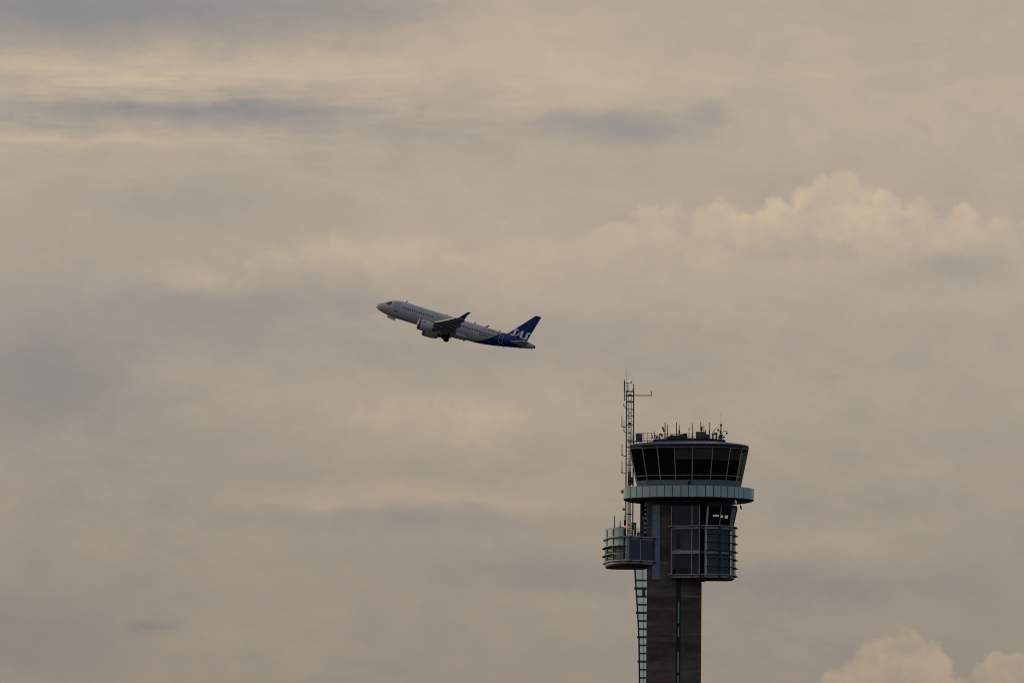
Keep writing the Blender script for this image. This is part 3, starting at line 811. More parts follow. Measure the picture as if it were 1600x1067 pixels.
# back wall with three gaps through which the sky shows
bx0, bx1 = AB[0].x + .05, AB[3].x - .4
gy = -1.2
gaps = [(1114.0, 1123.2, 803.9, 806.6), (1126, 1129.8, 804.4, 808.6), (1132.6, 1137.4, 804.7, 809.6)]
cx = bx0
for ga, gb, g0, g1 in gaps:
    xa, xb = xat(ga, gy, 805), xat(gb, gy, 805)
    MB().box(cx, xa, gy - .05, gy + .05, az0, az1 + .02).build('rear_wall', 'interior', apron)
    MB().box(xa, xb, gy - .05, gy + .05, az0, zat(g1, gy, 1125)).build('rear_wall', 'interior', apron)
    MB().box(xa, xb, gy - .05, gy + .05, zat(g0, gy, 1125), az1 + .02).build('rear_wall', 'interior', apron)
    cx = xb
MB().box(cx, bx1 + .5, gy - .05, gy + .05, az0, az1 + .02).build('rear_wall', 'interior', apron)
# shaft edge block under the bay
q = W(1098.5, 906.5, -1); MB().box(q.x - .2, q.x + .3, -1.5, -.5, q.z - .15, q.z + .5).build('bracket_block', 'framed', bay)

# ------------------------------------------------------------------ lattice mast
my = 0.0
mast = empty('lattice_mast', (xat(984, my, 700), my, pz(836)))
tag(mast, 'tall slim lattice antenna mast rising beside the cab from the left pod', 'mast')
mo = mast.location - Vector((0, D, 0))
hw = (xat(989.5, my, 650) - xat(978.5, my, 650)) / 2
mz1 = zat(611, my, 984)
legs = [(-hw, -hw), (hw, -hw), (hw, hw), (-hw, hw)]
H = mz1 - mo.z
for (lx, ly) in legs:
    MB().tube([(lx, ly, 0), (lx, ly, H)], .075, 8).build('leg', 'mast', mast)
n_b = 24; bh = H / n_b
for i in range(n_b + 1):
    for j in range(4):
        a, b = legs[j], legs[(j + 1) % 4]
        MB().bar((a[0], a[1], bh * i), (b[0], b[1], bh * i), .05).build('cross_brace', 'mast', mast) if i % 4 == 0 else None
        if i < n_b and j in (1, 3):
            p_, q_ = (a, b) if i % 2 else (b, a)
            MB().bar((p_[0], p_[1], bh * i), (q_[0], q_[1], bh * (i + 1)), .04).build('diagonal_brace', 'mast', mast)
# ladder and cable tray inside
lx0, lx1 = xat(981.9, my, 650) - mo.x, xat(986.6, my, 650) - mo.x
for xx_ in (lx0, lx1): MB().bar((xx_, .05, 0), (xx_, .05, H - .6), .05).build('ladder_rail', 'mast', mast)
m = MB()
zz = .2
while zz < H - .7:
    m.bar((lx0, .05, zz), (lx1, .05, zz), .04); zz += .28
o = m.build('ladder_rung', 'mast', mast); o['kind'] = 'stuff'
m = MB(); zz = .3
while zz < H - 1:
    if random.random() < .75: m.box(lx0 + random.uniform(.0, .1), lx1 - random.uniform(.0, .2), .12, .2, zz, zz + random.uniform(.05, .3))
    zz += random.uniform(.35, .8)
o = m.build('cable_clamp', 'mast', mast); o['kind'] = 'stuff'
for k_ in range(3):
    MB().tube([(lx0 + .1 + .1 * k_, .22, 0), (lx0 + .1 + .1 * k_, .22, H * (.55 + .12 * k_))], .028, 6).build('feeder_cable', 'black', mast)
for py in (627.5, 639.5, 618.4, 612, 664, 698.5):
    zz = zat(py, my, 984) - mo.z
    m = MB(); th = .1 if py == 627.5 else .05
    for j in range(4):
        a, b = legs[j], legs[(j + 1) % 4]; m.bar((a[0], a[1], zz), (b[0], b[1], zz), .06, th)
    m.build('ring_frame', 'mast', mast)
q = W(984.3, 617, my); MB().box(q.x - mo.x - .2, q.x - mo.x + .16, -.2, .2, q.z - mo.z - .12, q.z - mo.z + .12).build('junction_box', 'black', mast)
MB().bar((q.x - mo.x + .16, 0, q.z - mo.z), (q.x - mo.x + .16, 0, q.z - mo.z + .4), .04).build('box_stem', 'mast', mast)

def whip(name, label, px, py0, py1, y, r=.05, base=None, body=None, mt='whip', tip=None, group='antennas on the mast', cat='antenna', arm=None, thin=False):
    """an upright aerial: rod, optional thick body, optional bracket arm"""
    b_ = W(px, py1, y); t_ = W(px, py0, y); x_ = b_.x
    o = empty(name, (x_, y, b_.z)); tag(o, label, cat, group)
    h_ = t_.z - b_.z
    MB().tube([(0, 0, 0), (0, 0, h_ * .5), (0, 0, h_)], [r, r, r * .8], 8).build('rod', mt, o)
    if body:
        z0_, z1_ = zat(body[1], y, px) - b_.z, zat(body[0], y, px) - b_.z
        MB().tube([(0, 0, z0_), (0, 0, z1_)], body[2], 8).build('radome', 'gear', o)
    if tip: MB().ball((0, 0, h_), tip, 8, 6).build('tip', 'black', o)
    if arm:
        for (ax, ay) in arm[1:]:
            pass
        pts = [W(ax, ay, y) - Vector((x_, y, b_.z)) for ax, ay in arm]
        pts = [Vector((q_.x, 0, q_.z)) for q_ in pts]
        MB().tube(pts, .05, 6).build('bracket', 'mast', o)
    MB().tube([(0, 0, 0), (0, 0, .12)], r * 1.6, 8).build('foot', 'black', o)
    return o

G1 = 'antennas on the lattice mast'
whip('whip_antenna', 'long dark whip standing at the mast top, outermost on the left', 975.6, 593, 626, my, .055, body=(595.5, 611, .085), arm=[(975.6, 612), (979, 612)], group=G1)
whip('whip_antenna', 'very thin pale whip reaching highest of everything on the mast', 979.3, 575, 611, my - .1, .026, group=G1)
whip('rod_antenna', 'short ball tipped rod between the two whips at mast top', 981, 599.3, 611, my - .2, .05, tip=.07, mt='mast', group=G1)
whip('rod_antenna', 'short ball tipped post on the right leg of the mast top', 989.6, 601, 612, my - .3, .045, body=(606, 611.5, .085), tip=.085, mt='mast', group=G1)
whip('dipole_antenna', 'pale dipole rod bracketed left of the mast, highest of the side rods', 971.7, 649, 666.5, my, .055, arm=[(971.7, 666.5), (978.5, 667.5)], group=G1)
whip('dipole_antenna', 'dipole rod close to the mast leg just right of the highest side rod', 974.9, 656, 673.5, my - .4, .05, arm=[(974.9, 673.5), (978.5, 677)], group=G1)
whip('dipole_antenna', 'dipole rod bracketed left of the mast beside the cab roof edge', 971.8, 694, 711.2, my, .06, arm=[(971.8, 711.2), (978.5, 713)], group=G1)
whip('dipole_antenna', 'dipole rod left of the mast beside the cab glass, lowest of the side rods', 971.8, 720.5, 738.5, my, .06, arm=[(971.8, 738.5), (978.5, 739.5)], group=G1)
whip('stub_antenna', 'short elbow shaped stub on the left mast leg below the mast head', 974.8, 629, 634, my, .05, arm=[(974.8, 634), (978.5, 638.5)], group=G1)
# crossarm with a sensor at its end
a, b = W(975.5, 618.4, my), W(1017.7, 618.4, my)
arm = empty('sensor_arm', tuple(a)); tag(arm, 'long horizontal boom with upright wind sensor jutting right from the mast head', 'boom')
MB().tube([(0, -hw - .1, 0), (b.x - a.x, -hw - .1, b.z - a.z)], .06, 8).build('boom', 'mast', arm)
c = W(1017.7, 612.5, my) - a
MB().tube([(b.x - a.x, -hw - .1, b.z - a.z - .1), (c.x, -hw - .1, c.z)], .045, 8).build('sensor_post', 'gear', arm)
MB().ball((c.x, -hw - .1, c.z), .08, 8, 6).build('sensor_head', 'gear', arm)
a, b = W(977, 598.3, my), W(986, 598.3, my)
vane = empty('wind_vane', tuple(a)); tag(vane, 'thin little wind vane bar across the very top of the mast', 'wind vane')
MB().tube([(0, 0, 0), (b.x - a.x, 0, 0)], .03, 6).build('bar', 'whip', vane)
MB().plate((b.x - a.x - .08, 0, -.05), (b.x - a.x + .05, 0, -.05), (b.x - a.x + .18, 0, .3), (b.x - a.x + .1, 0, .3), .03).build('fin', 'whip', vane)
# boxes in the mast
def cabinet(label, px0, px1, py0, py1, y, dep, mt, name='equipment_cabinet', cat='cabinet', group=None, slats=0, legs_=0, cap=True):
    a, b = W(px0, py1, y), W(px1, py0, y); cx_ = (a.x + b.x) / 2
    o = empty(name, (cx_, y, a.z - legs_)); tag(o, label, cat, group)
    w_, h_ = (b.x - a.x) / 2, b.z - a.z
    MB().box(-w_, w_, 0, dep, legs_, legs_ + h_).build('housing', mt, o)
    if cap: MB().box(-w_ - .03, w_ + .03, -.03, dep + .03, legs_ + h_ + .002, legs_ + h_ + .06).build('lid', 'framed', o)
    for i in range(slats):
        zz_ = legs_ + h_ * (i + .5) / slats
        MB().box(-w_ * .9, w_ * .9, -.035, -.002, zz_ - h_ / slats * .22, zz_ + h_ / slats * .22).build('slat', 'gear_l' if i % 2 == 0 else 'framed', o)
    if legs_:
        for sx_ in (-1, 1):
            for yy_ in (.08, dep - .08): MB().box(sx_ * w_ * .9 - .04, sx_ * w_ * .9 + .04, yy_ - .04, yy_ + .04, 0, legs_).build('leg', 'framed', o)
    if not slats: MB().box(w_ * .55, w_ * .7, -.05, -.002, legs_ + h_ * .4, legs_ + h_ * .6).build('handle', 'black', o)
    return o
cabinet('grey box clamped high in the mast just above the teal ring', 981, 986.2, 737, 745, my - .62, .3, 'gear_l')
cabinet('black unit with pale front hung in the mast directly above the ring parapet', 980.8, 989, 746, 756.5, my - .6, .5, 'black', slats=3)
# pod roof equipment
cabinet('dark grey cabinet on the left pod roof at the foot of the mast', 986.5, 991.8, 816.5, 826.5, -2.3, .7, 'gear', legs_=.8)
cabinet('narrow dark cabinet with canopy just right of the grey one at the mast foot', 991.9, 994, 817, 836, -2.2, .6, 'framed')
cabinet('low pale plant box on the pod roof beside the stair glazing', 995.3, 999.8, 832, 836.5, -2.0, .6, 'gear_l', name='plant_box', cat='box')
rl = empty('obstruction_lamp', tuple(W(977.6, 826, -5.3))); tag(rl, 'small red obstruction light glowing on the pod roof edge', 'lamp')
MB().tube([(0, 0, -1.1), (0, 0, .22)], .05, 8).build('stem', 'black', rl)
MB().ball((0, 0, .32), .095, 10, 8).build('bulb', 'red_lamp', rl)
cabinet('black relay box under the mast left of the red lamp', 974.8, 978, 813, 821, -1.2, .4, 'black', name='relay_box', cat='box')
for x_, a_, b_, lb in ((960, 805, 823, 'tall rod rising from the pod guard panels on the left'), (969, 812.5, 822.8, 'shorter rod standing on the pod guard nearer the mast'), (975.4, 804, 815, 'thin rod right against the mast leg above the pod roof')):
    whip('rod_antenna', lb, x_, a_, b_, arcpoint(x_).y if x_ < 974 else -1.3, .06 if x_ < 974 else .04, group='rods on the pod roof')
# railing on the pod roof
def railing(name, label, pts, h_, rails, parent=None, mt='mast', every=1):
    p0_ = Vector(pts[0]); o = empty(name, tuple(p0_)); tag(o, label, 'railing')
    for i, q_ in enumerate(pts):
        if i % every == 0:
            d_ = Vector(q_) - p0_; MB().bar(d_, d_ + Vector((0, 0, h_)), .045).build('post', mt, o)
    for f_ in rails:
        m_ = MB()
        for i in range(len(pts) - 1):
            a_, b_ = Vector(pts[i]) - p0_, Vector(pts[i + 1]) - p0_
            m_.bar(a_ + Vector((0, 0, h_ * f_)), b_ + Vector((0, 0, h_ * f_)), .04)
        m_.build('rail', mt, o)
    return o
rp = []
for px_ in (978.5, 982, 985.5, 989, 992.5, 996, 999.5):
    q = onface(px_); rp.append((q.x + .1, q.y + .45, pz(836.7)))
railing('pod_railing', 'low dark steel railing along the front of the pod roof', rp, 1.0, (.38, .68, 1.0))
# dishes
def dish(label, px, py, y, r, face, px_to):
    q_ = W(px, py, y); o = empty('microwave_dish', tuple(q_)); tag(o, label, 'dish', 'microwave dishes by the mast')
    f_ = Vector(face).normalized(); m_ = MB()
    m_.tube([f_ * (-.18), f_ * (-.16), f_ * .05, f_ * .12, f_ * .16], [r * .35, r * .75, r, r * .92, r * .4], 20)
    m_.build('drum', 'gear_l', o, smooth=True, sharp=40)
    t_ = W(px_to, py + .6, y) - q_
    MB().tube([f_ * -.1, Vector((t_.x, 0, t_.z))], .05, 8).build('mount', 'mast', o)
dish('round grey drum dish jutting left from the mast beside the teal ring', 973, 767.8, my, .26, (-.55, -.8, .05), 978)
dish('little round dish on the mast leg below the teal ring', 974.6, 795.3, my, .17, (-.4, -.9, .05), 978)
# dome in front of the cab
q = W(1076.3, 753.2, -6.75)
dm = empty('siren_dome', (q.x, q.y, rz1)); tag(dm, 'dark round horn mounted on the ring parapet in front of the cab', 'horn')
MB().ball((0, 0, q.z - rz1), .27, 14, 10, .95).build('dome', 'black', dm, smooth=True)
MB().tube([(0, 0, -.1), (0, 0, q.z - rz1 - .2)], .1, 10).build('stem', 'black', dm)
# white lamp and hanging windsock below the ring
q = W(1149, 784.2, -5.3)
fl = empty('floodlight', (q.x, q.y, rz0 - .09)); tag(fl, 'small white floodlight hanging under the right of the ring', 'floodlight')
MB().tube([(0, 0, 0), (0, 0, q.z - rz0 + .3)], .04, 8).build('stem', 'black', fl)
MB().tube([(-.02, 0, q.z - rz0 + .34), (.05, 0, q.z - rz0 + .1), (.1, 0, q.z - rz0 - .12)], [.07, .15, .12], 10).build('lamp_head', 'white', fl, smooth=True, sharp=50)
q = W(1157, 788, -2)
wk = empty('hanging_lamp', (q.x, q.y, rz0 - .09)); tag(wk, 'dark pendant lamp with pale tip hanging at the right end of the ring', 'lamp')
dz_ = q.z - rz0 + .09
MB().tube([(0, 0, 0), (0, 0, dz_ - .1)], .03, 6).build('cord', 'black', wk)
MB().tube([(0, 0, dz_ - .05), (.04, 0, dz_ - .3), (.1, 0, dz_ - .52)], [.04, .11, .1], 10).build('shade', 'black', wk)
MB().ball((.11, 0, dz_ - .58), .075, 8, 6).build('bulb', 'white', wk)

# ------------------------------------------------------------------ things on the cab roof
ry = cn + .5
rp = [(q.x, q.y, zc1) for q in offset(crown_p, .2)]
dens = []
for i in range(nT):
    a, b = Vector(rp[i]), Vector(rp[(i + 1) % nT])
    dens += [tuple(a), tuple(a + (b - a) * .5)]
dens.append(rp[0])
railing('roof_railing', 'thin grey safety railing running round the flat top of the cab roof', dens, .62, (.5, 1.0), mt='gear')
pp0 = [Vector((xat(px_, yy_, 684), yy_, zc1 - .32)) for px_, yy_ in ((987.5, -.6), (990.6, -1.9), (994, -2.5), (1000, -2.9), (1006, -3.1), (1012, -3.2), (1018, -3.2), (1023, -3.2))]
pr = railing('platform_railing', 'thin railing of the low grating platform left of the cab roof top, by the mast', pp0, .95, (.35, .68, 1.0), mt='gear')
m = MB(); o_ = pp0[0]
for a_, b_ in zip(pp0, pp0[1:]):
    m.bar(a_ - o_, b_ - o_, .5, .08)
m.build('grating', 'framed', pr)
for a_ in pp0[1::2]: MB().bar(a_ - o_ - Vector((0, 0, .75)), a_ - o_, .09).build('leg', 'framed', pr)
def rw(lbl, px, py0, y=ry, r=.05, **kw):
    b_ = W(px, 690, y); pyb = 690 - (zc1 - b_.z) / PX
    return whip(kw.pop('name', 'whip_antenna'), lbl, px, py0, pyb, y, r, group='antennas on the cab roof', **kw)
rw('tall grey whip, first tall one from the left on the cab roof', 1039.0, 660, r=.07)
rw('slim tall whip just right of the first tall one on the cab roof', 1043.0, 663, r=.055)
rw('tall whip rising behind the dark tilted cover on the cab roof', 1057.0, 660, r=.065, y=ry + 1.2)
rw('thick bodied short aerial rising from the right half of the dark tilted cover', 1061.3, 664, r=.05, body=(671.5, 678, .11), y=ry + 1.0)
rw('thin post with little star shaped head between the dark cover and the grey plant box', 1076.5, 669.5, r=.045, tip=.08, name='post_antenna')
rw('tall dark whip midway between the dark cover and the grey plant box', 1082.2, 661, r=.06)
rw('tall whip standing in front of the grey plant box', 1094.6, 659, r=.05)
rw('fat dark panel aerial above the grey plant box', 1096.3, 665.5, r=.05, body=(666.2, 673, .12), y=ry + .8, name='panel_antenna')
rw('short pale aerial above the right part of the grey plant box', 1099.7, 664, r=.055, y=ry + .9)
rw('short dark stub at the right end of the grey plant box', 1102.6, 671, r=.075, mt='gear', name='stub_antenna')
rw('tall thin whip right of the grey plant box with a small knob low down', 1108.5, 660, r=.05, body=(673.2, 676, .1))
rw('slender whip with thick foot on the left part of the cab roof railing', 1022.4, 673, r=.035, body=(678.5, 684, .075))
rw('short stub on the cab roof, leftmost of the row of small stubs', 1019.0, 679.5, r=.06, mt='gear', name='stub_antenna')
rw('short stub between the slender whip and the tilted floodlight on the roof', 1025.4, 680, r=.07, mt='gear', name='stub_antenna')
rw('short thin stub immediately left of the tilted floodlight on the roof', 1027.8, 681, r=.055, mt='gear', name='stub_antenna')
# bracketed tilted panel aerial beside the first whip
q = W(1036.6, 670.5, ry); o = empty('panel_antenna', (q.x, q.y, q.z)); tag(o, 'small slanting dark panel aerial clamped left of the first tall roof whip', 'antenna', 'antennas on the cab roof')
MB().bar((-.1, 0, .3), (.06, 0, -.28), .13, .2).build('panel', 'gear', o)
MB().tube([(.05, 0, -.24), (.2, 0, -.2)], .035, 6).build('bracket', 'mast', o)
# tilted floodlight on the rail
q = W(1033.2, 679.2, ry); o = empty('floodlight', (q.x, q.y, zc1)); tag(o, 'dark floodlight tilted down to the right among the roof stubs', 'floodlight')
hz = q.z - zc1
MB().bar((-.22, 0, hz + .13), (.2, 0, hz - .1), .24, .2).build('lamp_head', 'black', o)
MB().tube([(-.24, 0, 0), (-.24, 0, hz + .08)], .05, 8).build('stand', 'gear', o)
MB().tube([(-.1, .1, 0), (.06, .1, hz - .08)], .03, 6).build('strut', 'gear', o)
# dark tilted cover
o = empty('covered_skylight', (xat(1058, ry, 685), ry, zc1)); tag(o, 'low dark sloping cover with rising right end in the middle of the cab roof', 'cover')
ox = o.location.x
def cv(px, py, y): q_ = W(px, py, y); return Vector((q_.x - ox, y - ry, q_.z - zc1))
prof = [(1042.5, 684.2), (1044.5, 681.5), (1047, 680), (1048.5, 679.3), (1056, 680.2), (1062, 679.0), (1069, 677.6), (1073.4, 677.2), (1074.8, 684.2)]
mm_ = MB(); fr_ = [cv(a, b, ry) for a, b in prof]
for q_ in (fr_[0], fr_[-1]): q_.z = 0
bk = [Vector((q_.x * .96, 1.9, q_.z * 1.0)) for q_ in fr_]
mm_.loft([fr_, bk]); mm_.build('cover_body', 'framed', o)
for i in range(2, 8):
    a_ = fr_[i].copy(); f0 = Vector((a_.x - .35, -.04, .02)); m_ = MB()
    m_.bar(f0, Vector((a_.x, -.04, a_.z - .03)), .06, .05); m_.build('cover_rib', 'trim' if i % 2 else 'gear', o)
MB().bar(fr_[3] + Vector((0, -.03, .02)), fr_[7] + Vector((0, -.03, .02)), .07, .05).build('cover_edge', 'gear_l', o)
# left louvred unit on a stand out on the roof slope
cabinet('dark louvred cooling unit on the left edge of the cab roof by the mast', 993.6, 1003.8, 678.2, 689.5, -1.0, 1.0, 'framed', name='cooling_unit', cat='cooling unit', slats=4, legs_=.9)
cabinet('grey slatted plant box on the right half of the cab roof', 1087.2, 1102.0, 675.3, 685.2, ry + .3, 1.2, 'gear', name='plant_box', cat='plant box', slats=4)
cabinet('small grey junction box between the slatted plant box and the camera arms', 1103.2, 1109, 679.6, 685.2, ry + .4, .8, 'gear', name='junction_box', cat='box', slats=2)
cabinet('narrow dark box at the left foot of the camera arms', 1112.6, 1114.8, 678.5, 685.2, ry + .3, .4, 'black', name='junction_box', cat='box')
# weather pole with mushroom head
b_ = W(1126.4, 688, ry); o = empty('weather_pole', (b_.x, ry, zc1)); tag(o, 'tallest pole on the right of the cab roof with mushroom head and thin whip', 'pole')
hh = zat(664.5, ry, 1126) - zc1
MB().tube([(0, 0, 0), (0, 0, hh)], [.09, .06], 10).build('pole', 'gear', o)
MB().tube([(0, 0, hh - .45), (0, 0, hh)], [.07, .1], 10).build('collar', 'gear_l', o)
MB().tube([(0, 0, hh), (0, 0, hh + .1), (0, 0, hh + .2)], [.16, .17, .05], 14).build('mushroom_head', 'black', o)
MB().tube([(0, 0, hh + .2), (0, 0, zat(645, ry, 1126) - zc1)], .022, 6).build('whip', 'whip', o)
zz = zat(674.3, ry, 1126) - zc1; MB().box(-.17, .05, -.16, .0, zz - .2, zz + .17).build('control_box', 'black', o)
zz = zat(681, ry, 1126) - zc1; MB().box(-.22, .15, -.15, .1, zz - .12, zz + .14).build('clamp_box', 'black', o)
MB().bar((.05, 0, zz + .02), (.3, 0, zz + .12), .1).build('sensor', 'gear', o); MB().bar((.05, 0, zz - .25), (.52, 0, zz - .1), .14).build('sensor', 'gear', o)
MB().box(-.3, .16, -.1, .1, 0, .35).build('pole_base', 'framed', o)
def camarm(label, pts, ballpx, y=ry):
    q0 = W(pts[0][0], 690, y); o_ = empty('camera_arm', (q0.x, y, zc1)); tag(o_, label, 'camera', 'dome cameras on the cab roof')
    pp_ = [Vector((q0.x, y, zc1))] + [W(a, b, y) for a, b in pts]
    base_ = Vector((q0.x, y, zc1)); rel_ = [q_ - base_ for q_ in pp_]
    MB().tube(rel_, .035, 8).build('arm', 'gear', o_)
    c_ = W(ballpx[0], ballpx[1], y) - base_
    MB().tube([rel_[-1], c_], .03, 6).build('hanger', 'gear', o_)
    MB().ball(c_, .13, 10, 8).build('camera_dome', 'black', o_, smooth=True)
camarm('dome camera hung from the tall curved arm left of the weather pole', [(1113.4, 676.2), (1115.5, 673), (1117.8, 669.6), (1119.5, 669.2), (1122.3, 669.2)], (1122.3, 672))
camarm('dome camera on the short low hook under the tall curved arm', [(1113.9, 675.6), (1115.3, 674.4), (1116.4, 675)], (1116.6, 678), ry + .2)
camarm('dome camera hung from the curved arm right of the weather pole', [(1127.6, 677), (1129, 675), (1130.8, 673.4), (1136, 673.3)], (1135.7, 676.8), ry - .1)
b_ = W(1119.3, 677, ry); o = empty('security_camera', (b_.x, ry + .3, zc1)); tag(o, 'stubby black camera on its own short post between the two curved arms', 'camera')
zz = zat(677, ry, 1119) - zc1
MB().tube([(0, 0, 0), (0, 0, zz)], .09, 8).build('post', 'gear', o); MB().box(-.11, .11, -.25, .15, zz - .12, zz + .15).build('housing', 'black', o)

# ------------------------------------------------------------------ airliner
AIR_D = FP / 6.883
jet = bpy.data.objects.new('airliner', None); COL.objects.link(jet)
tag(jet, 'white twin engine airliner with dark blue tail climbing with wheels half retracted', 'airliner')
TH, PSI, BANK = R_(17.1), R_(-4.4), R_(-1.9)
rot = Matrix.Rotation(PSI, 3, 'Z') @ Matrix.Rotation(TH, 3, 'Y') @ Matrix.Rotation(BANK, 3, 'X')
dn = cam_rot() @ Vector(((587.5 - 800) / FP, (533.5 - 477.3) / FP, -1))
nose = CAM + dn * AIR_D
jet.matrix_world = Matrix.Translation(nose - rot @ Vector((0, 0, -.6))) @ rot.to_4x4()

def s2(c): return s2l(c)[:3]
def jetpaint():
    m = mat('white and blue fuselage paint', (1, 1, 1), .42, 0, .05, .7, (1, 1, 1), 0, .3, .06)
    n, l = m.node_tree.nodes, m.node_tree.links
    b = n['Principled BSDF']; src = b.inputs['Base Color'].links[0].from_socket
    tc_ = n.new('ShaderNodeTexCoord'); sp = n.new('ShaderNodeSeparateXYZ'); l.new(tc_.outputs['Object'], sp.inputs[0])
    fc = n.new('ShaderNodeFloatCurve')
    pts = [(-2.2, 22.0), (-1.95, 23.4), (-1.7, 24.4), (-.8, 26.3), (-.1, 27.4), (.8, 28.4), (1.8, 29.7), (2.2, 30.3)]
    c = fc.mapping.curves[0]
    q_ = [((a + 2.2) / 4.4, (b_ - 20) / 12) for a, b_ in pts]
    c.points[0].location = q_[0]; c.points[1].location = q_[-1]
    for w_ in q_[1:-1]: c.points.new(*w_)
    fc.mapping.update()
    a = n.new('ShaderNodeMath'); a.operation = 'MULTIPLY_ADD'; a.inputs[1].default_value = 1 / 4.4; a.inputs[2].default_value = .5
    l.new(sp.outputs[2], a.inputs[0]); l.new(a.outputs[0], fc.inputs['Value'])
    e = n.new('ShaderNodeMath'); e.operation = 'MULTIPLY_ADD'; e.inputs[1].default_value = 12; e.inputs[2].default_value = 20
    l.new(fc.outputs[0], e.inputs[0])
    d_ = n.new('ShaderNodeMath'); d_.operation = 'SUBTRACT'; l.new(sp.outputs[0], d_.inputs[0]); l.new(e.outputs[0], d_.inputs[1])
    r = n.new('ShaderNodeMapRange'); r.inputs['From Min'].default_value = -.03; r.inputs['From Max'].default_value = .03
    l.new(d_.outputs[0], r.inputs['Value'])
    mx = n.new('ShaderNodeMix'); mx.data_type = 'RGBA'
    l.new(r.outputs[0], mx.inputs['Factor']); mx.inputs['A'].default_value = (.42, .43, .465, 1); mx.inputs['B'].default_value = (.003, .030, .17, 1)
    k_ = n.new('ShaderNodeMix'); k_.data_type = 'RGBA'; k_.blend_type = 'MULTIPLY'; k_.inputs['Factor'].default_value = 1
    l.new(mx.outputs['Result'], k_.inputs['A']); l.new(src, k_.inputs['B'])
    l.new(k_.outputs['Result'], b.inputs['Base Color'])
    return m
M['jet'] = jetpaint()
M['jet_white'] = mat('aircraft white paint', (.42, .43, .465), .38, 0, .05, .7, coat=.25)
M['jet_blue'] = mat('aircraft blue paint', (.003, .030, .17), .45, 0, .06, .7, spec=.25)
M['jet_grey'] = mat('aircraft wing grey', (.20, .215, .24), .5, 0, .16, .8)
M['jet_edge'] = mat('polished slat with painted glint', (.90, .80, .58), .35, .15, .06)  # warm sun glint put into the slat's base colour
M['jet_lip'] = mat('polished inlet lip', (.55, .56, .6), .2, .9, .05)
M['jet_metal'] = mat('dull nozzle metal', (.16, .15, .15), .45, .6, .15)
M['jet_cone'] = mat('grey tail cone', (.36, .36, .36), .45, .2, .1)
M['jet_mark'] = mat('white marking paint', (.88, .88, .88), .5, 0, .03)
M['jet_line'] = mat('grey outline paint', (.10, .105, .12), .5, 0, .05)
M['jet_line_w'] = mat('pale outline paint', (.40, .42, .52), .5, 0, .05)
M['jet_glass'] = mat('dark cabin window', (.02, .022, .028), .1, 0, .1, coat=.5)
M['flag_red'] = mat('red flag paint', (.42, .03, .05), .5, 0, .03)
M['flag_blue'] = mat('blue flag paint', (.03, .05, .16), .5, 0, .03)

ST = [(0, -.55, -.65, .05), (.08, -.38, -.84, .24), (.25, -.18, -1.03, .47), (.6, .08, -1.27, .80), (1.2, .40, -1.5, 1.13), (1.9, .70, -1.68, 1.37), (2.3, .93, -1.76, 1.47), (2.8, 1.30, -1.85, 1.58), (3.3, 1.58, -1.92, 1.68), (4, 1.82, -1.99, 1.8), (5, 1.99, -2.05, 1.92), (6.2, 2.07, -2.07, 1.975),
      (9, 2.07, -2.07, 1.975), (13, 2.07, -2.07, 1.975), (17, 2.07, -2.07, 1.975), (21, 2.07, -2.07, 1.975), (23.5, 2.07, -2.05, 1.975), (25, 2.07, -1.95, 1.96), (27, 2.07, -1.68, 1.9), (29.5, 2.05, -1.22, 1.74), (32, 1.98, -.70, 1.42), (34, 1.86, -.26, 1.05), (35.8, 1.66, .16, .64), (37, 1.44, .48, .36), (37.57, 1.25, .66, .24)]
def stat(x):
    for i in range(len(ST) - 1):
        if ST[i][0] <= x <= ST[i + 1][0]:
            a, b = ST[i], ST[i + 1]; f_ = (x - a[0]) / (b[0] - a[0])
            # smooth interpolation between stations
            p, q_ = ST[max(i - 1, 0)], ST[min(i + 2, len(ST) - 1)]
            r = []
            for k_ in (1, 2, 3):
                m0 = (b[k_] - p[k_]) / (b[0] - p[0]) * (b[0] - a[0]); m1 = (q_[k_] - a[k_]) / (q_[0] - a[0]) * (b[0] - a[0])
                h = f_; r.append((2 * h ** 3 - 3 * h ** 2 + 1) * a[k_] + (h ** 3 - 2 * h ** 2 + h) * m0 + (-2 * h ** 3 + 3 * h ** 2) * b[k_] + (h ** 3 - h ** 2) * m1)
            return r
    return list(ST[-1][1:])
def fring(x, n=40, grow=0.0):
    t_, b_, w_ = stat(x); c_ = (t_ + b_) / 2; h_ = (t_ - b_) / 2
    return [Vector((x, -math.cos(2 * math.pi * k_ / n) * (w_ + grow), c_ + math.sin(2 * math.pi * k_ / n) * (h_ + grow))) for k_ in range(n)]
def fside(x, z, grow=.01):          # port-side surface point
    t_, b_, w_ = stat(x); c_ = (t_ + b_) / 2; h_ = (t_ - b_) / 2
    s_ = max(-1, min(1, (z - c_) / h_)); return Vector((x, -(w_ * math.sqrt(max(0, 1 - s_ * s_)) + grow), z))
xs = [0, .03, .08, .16, .25, .4, .6, .9, 1.2, 1.55, 1.9, 2.1, 2.3, 2.55, 2.8, 3.05, 3.3, 3.65, 4, 4.5, 5, 5.6, 6.2] + [7 + i for i in range(17)] + [24 + .5 * i for i in range(21)] + [34.5]
fus = MB().loft([fring(x) for x in xs]).build('fuselage', 'jet', jet, smooth=True)
MB().loft([fring(x) for x in (34.504, 35, 35.5, 36, 36.5, 37, 37.3)]).build('tail_cone', 'jet_cone', jet, smooth=True, sharp=40)
MB().loft([fring(x, 24, -.015) for x in (37.302, 37.45, 37.57)]).build('exhaust', 'black', jet)
